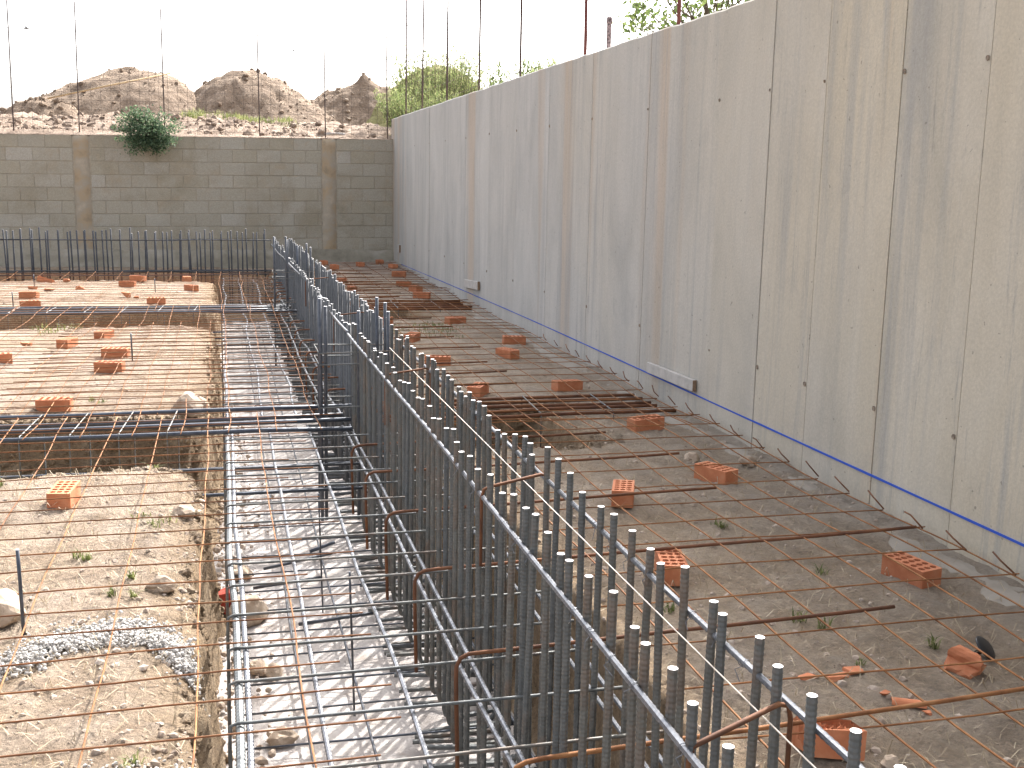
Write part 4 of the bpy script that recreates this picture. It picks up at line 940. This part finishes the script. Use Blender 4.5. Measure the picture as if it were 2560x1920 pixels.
# ------------------------------------------------------------------ plants
def leaf_cloud(name, m, parent, pts, size, aspect=0.5, up=0.0):
    V = []; F = []
    for (x, y, z) in pts:
        d = Vector((random.gauss(0, 1), random.gauss(0, 1), random.gauss(0, 1)+up)).normalized(); n = d.cross(Vector((random.gauss(0, 1), random.gauss(0, 1), random.gauss(0, 1)))).normalized()
        l = size*random.uniform(0.6, 1.3); w_ = l*aspect*0.5; p = Vector((x, y, z)); k = len(V); mid_ = p+d*l*0.5+n.cross(d)*l*0.08
        V += [p, mid_+n*w_, p+d*l, mid_-n*w_]; F += [(k, k+1, k+2), (k, k+2, k+3)]
    return link(name, mesh(name, V, F, [m]), parent)
# shrub growing over the block wall
sh = empty('shrub', (-1.25, 22.05, 2.45)); tag(sh, 'round dark green shrub hanging over the top of the block wall', 'shrub')
cl_ = []; stems = MB()
for _ in range(95):
    u = Vector((random.gauss(0, 1), random.gauss(0, 1), random.gauss(0, 1))).normalized()
    r = random.uniform(0.45, 1.0)
    lob = 1+0.30*mnoise.noise(u*1.7+Vector((3, 1, 2))); c = Vector((u.x*0.50*r*lob, u.y*0.24*r-0.10, u.z*0.40*r*lob+0.02))
    if c.z < -0.1 and abs(c.x) > 0.38: continue
    if c.z < -0.05: c.y = min(c.y, -0.14)
    cl_.append(c)
    stems.tube([(0.05, 0.06, 0.0), tuple(c*0.55+Vector((0, 0, 0.03))), tuple(c)], 0.006, 5, rads=[0.012, 0.007, 0.003])
lp = []
for c in cl_:
    for _ in range(random.randint(30, 80)):
        q = c+Vector((random.gauss(0, 0.062), random.gauss(0, 0.055), random.gauss(0, 0.055)))
        if -0.02 < q.z < 5 or q.y < -0.07: lp.append(q)
for _ in range(26):   # sprays breaking the outline
    u = random.uniform(0, 6.28); e = Vector((math.cos(u)*0.55, -0.1, math.sin(u)*0.42+0.03))
    if e.z < -0.25: continue
    for k in range(14): lp.append(e*(0.8+0.022*k)+Vector((random.gauss(0, 0.016), random.gauss(0, 0.03), random.gauss(0, 0.016))))
leaf_cloud('foliage', M_leafA, sh, lp, 0.048, 0.55); stems.build('stems', M_twig, sh)
# feathery bushes behind the concrete wall
def broom(x, y, z, rx, h, n, lab, m, lean=0.25):
    root = empty('bush', (x, y, z)); tag(root, lab, 'bush', 'bushes behind the walls'); st = MB(); lp = []
    for _ in range(n):
        a = random.random()*6.28; d = rx*math.sqrt(random.random())*0.55; b0 = Vector((d*math.cos(a), d*math.sin(a), 0)); hh = h*random.uniform(0.45, 1.08)*(1-0.35*(d/rx))
        out = Vector((math.cos(a)*lean*random.uniform(0.2, 1.6)+0.05, math.sin(a)*lean, 1.0))
        tip = b0+out*hh; mid_ = b0+out*hh*0.5+Vector((random.gauss(0, .05), random.gauss(0, .05), 0))
        st.tube([tuple(b0), tuple(mid_), tuple(tip)], 0.003, 4, rads=[0.006, 0.004, 0.0015])
        for k in range(46):
            t = 0.15+0.85*k/46; p = (b0*(1-t)**2+mid_*2*t*(1-t)+tip*t*t); s_ = 0.05*(1.1-t)+0.012
            lp.append(p+Vector((random.gauss(0, s_), random.gauss(0, s_), random.gauss(0, s_))))
    leaf_cloud('foliage', m, root, lp, 0.075, 0.30, 1.2); st.build('stems', M_twig, root); return root
broom(4.75, 25.3, 2.75, 1.35, 1.95, 300, 'large feathery yellow-green bush behind the far end of the concrete wall', M_leafB)
broom(4.0, 23.4, 2.65, 0.95, 0.95, 150, 'low pale bush spilling over the far corner of the concrete wall', M_leafB, 0.5)
broom(4.6, 17.6, 2.6, 0.8, 1.0, 75, 'thin leaning broom bush behind the middle of the concrete wall fence', M_leafC, 0.2)
broom(4.7, 15.9, 2.6, 0.75, 0.85, 75, 'twiggy olive bush behind the fence, right of the leaning broom', M_leafB, 0.25)
broom(4.6, 13.9, 2.6, 0.6, 0.62, 40, 'small low bush behind the fence beside the red post', M_leafC, 0.4)
# tree branch crown over the wall top right
tr = empty('tree', (5.3, 12.0, 2.6)); tag(tr, 'leafy green tree top showing over the concrete wall at the upper right', 'tree')
st = MB(); lp = []
st.tube([(0, 0, 0), (0.05, 0, 0.35), (0.0, 0.05, 0.8), (-0.05, 0.05, 1.2)], 0.05, 8, rads=[0.06, 0.05, 0.035, 0.02])
for _ in range(60):
    a = random.random()*6.28; r = random.uniform(0.3, 0.95); c = Vector((math.cos(a)*r*0.95, math.sin(a)*r*1.3, random.uniform(0.45, 1.5)))
    st.tube([(0, 0, random.uniform(0.3, 0.9)), tuple(c*0.6+Vector((0, 0, 0.15))), tuple(c)], 0.01, 5, rads=[0.016, 0.009, 0.004])
    for _ in range(42): lp.append(c+Vector((random.gauss(0, 0.11), random.gauss(0, 0.12), random.gauss(0, 0.09))))
leaf_cloud('crown', M_leafC, tr, lp, 0.085, 0.5); st.build('trunk', M_twig, tr)
# weeds on the bank and by the left edge
T = []
for _ in range(150):
    x, y = random.gauss(0.75, 0.55), random.uniform(24.6, 27.5); T.append((x, y, float(land(np.array([x]), np.array([y]))[0])-0.02, 0.12, 14, 0.17, 0.5))
for _ in range(26):
    x, y = random.gauss(-0.45, 0.12), random.uniform(24.5, 25.5); T.append((x, y, float(land(np.array([x]), np.array([y]))[0])-0.02, 0.10, 14, 0.20, 0.5))
for _ in range(40):
    x, y = random.uniform(-5.4, -4.6), random.uniform(24.5, 26); T.append((x, y, float(land(np.array([x]), np.array([y]))[0])-0.02, 0.12, 14, 0.35, 0.5))
tag(blades('bank_weeds', T, M_grass), kind='stuff')
# cane lying over the broad heap
o = bar('cane', [(-3.95, 29.8, 3.45), (-2.6, 30.5, 3.86), (-1.15, 31.3, 4.28)], 0.022, M_pole, None, 6); tag(o, 'long dry cane leaning across the front of the broad earth heap', 'cane')
o = shard('rubble_slab', 2.25, 23.2, float(land(np.array([2.25]), np.array([23.2]))[0])+0.10, 0.16, 'flat white slab of rubble lying on the bank near the wall corner', 91, (1.5, 0.6, 0.25), M_gravel, 'rubble', 'rubble')

# ------------------------------------------------------------------ fences
fb = empty('wire_fence', (0, 22.25, 2.4)); tag(fb, 'rebar and wire mesh fence standing on the block wall', 'fence')
for (x, z0, x1, z1) in ((-3.545, 2.25, -3.54, 4.667), (-2.438, 2.3, -2.418, 4.709), (-0.946, 2.3, -0.949, 4.657), (0.772, 2.35, 0.759, 4.319), (2.002, 2.4, 1.993, 4.54), (3.20, 2.4, 3.17, 4.55)):
    P = bar_pts((x, 22.27, z0), (x1, 22.27, z1), 8, 0.02); bar('post', P, 0.011, M_post, fb, 7)
b = MB()
for z in np.arange(2.50, 3.75, 0.172): b.tube(bar_pts((-5.5, 22.255, z-0.04), (3.3, 22.255, z+0.04), 40, 0.03), 0.0022, 4)
x = -5.4
while x < 3.25: b.tube(bar_pts((x, 22.25, 2.38), (x+random.uniform(-.01, .01), 22.25, 3.72), 4, 0.02), 0.0022, 4); x += 0.168
o = b.build('wire_mesh', M_wiref); child(o, fb); o['kind'] = 'stuff'
bar('top_wire', bar_pts((-5.5, 22.26, 4.20), (3.3, 22.26, 4.36), 24, 0.02, 0.06), 0.004, M_wiref, fb, 5)
b = MB()   # narrow strip of mesh tied up the second post
for xx in (-2.57, -2.30): b.tube(bar_pts((xx-0.03, 22.24, 3.3), (xx-0.06, 22.24, 4.66), 4), 0.0020, 4)
for z in np.arange(3.3, 4.66, 0.155): b.tube([(-2.64, 22.242, z), (-2.30, 22.242, z-0.01)], 0.0020, 4)
o = b.build('mesh_strip', M_wiref); child(o, fb)
fr = empty('wire_fence', (3.45, 14, 2.85)); tag(fr, 'tall wire fence with thin posts along the top of the concrete wall', 'fence')
for (y, red) in ((21.6, 0), (19.84, 0), (17.6, 0), (15.35, 0), (13.16, 0), (10.70, 1), (8.39, 1), (6.2, 1), (4.0, 1)):
    bar('post', bar_pts((3.45, y, 2.7), (3.45+random.uniform(-.03, .03), y+random.uniform(-.04, .04), 5.2), 6, 0.02), 0.0135 if not red else 0.016, M_postred if red else M_post, fr, 7)
b = MB()
y = 3.0
while y < 21.8: b.tube(bar_pts((3.47, y, 2.72), (3.47+random.uniform(-.02, .02), y, 4.25), 4, 0.03), 0.0020, 4); y += 0.168
for z in np.arange(2.95, 4.3, 0.22): b.tube(bar_pts((3.465, 3, z), (3.465, 21.8, z+0.02), 60, 0.05), 0.0020, 4)
o = b.build('wire_mesh', M_wiref); child(o, fr); o['kind'] = 'stuff'
# short post with weathered paint
b = MB(); b.tube([(3.44, 9.99, 2.75), (3.44, 9.99, 3.10), (3.44, 9.99, 3.105), (3.44, 9.99, 3.13), (3.44, 9.99, 3.155), (3.44, 9.99, 3.16)], 0.02, 10, rads=[0.022, 0.022, 0.027, 0.027, 0.024, 0.01])
o = b.build('short_post', simple('flaking_paint_post', [(0.42, (0.10, 0.075, 0.075)), (0.55, (0.35, 0.27, 0.27))], 40)); tag(o, 'short thick post with flaking paint on top of the concrete wall', 'post')

# ------------------------------------------------------------------ birds
def bird(x, y, z, s, rz, lab):
    b = MB(); b.tube([(-0.09*s, 0, 0), (-0.05*s, 0, 0.004*s), (0.02*s, 0, 0.004*s), (0.06*s, 0, 0), (0.085*s, 0, 0)], 0.02*s, 6, rads=[0.006*s, 0.016*s, 0.02*s, 0.014*s, 0.003*s])
    for q in (1, -1): b.add([(0.03*s, q*0.012*s, 0.006*s), (-0.03*s, q*0.012*s, 0.006*s), (-0.04*s, q*0.10*s, 0.035*s), (0.02*s, q*0.09*s, 0.04*s), (-0.06*s, q*0.19*s, 0.02*s)], [(0, 1, 2, 3), (3, 2, 4)])
    o = b.build('bird', M_bird); o.location = (x, y, z); o.rotation_euler = (0.3, 0.1, rz); tag(o, lab, 'bird', 'birds in the sky')
bird(-3.35, 23.0, 4.28, 0.75, 0.2, 'small dark bird in the sky at the far left, just above the top wire')
bird(2.0, 31.0, 4.95, 0.8, 0.5, 'small bird in the sky between the two middle fence posts')
bird(4.5, 28.0, 5.35, 0.8, 1.9, 'small bird high in the sky above the wall corner')
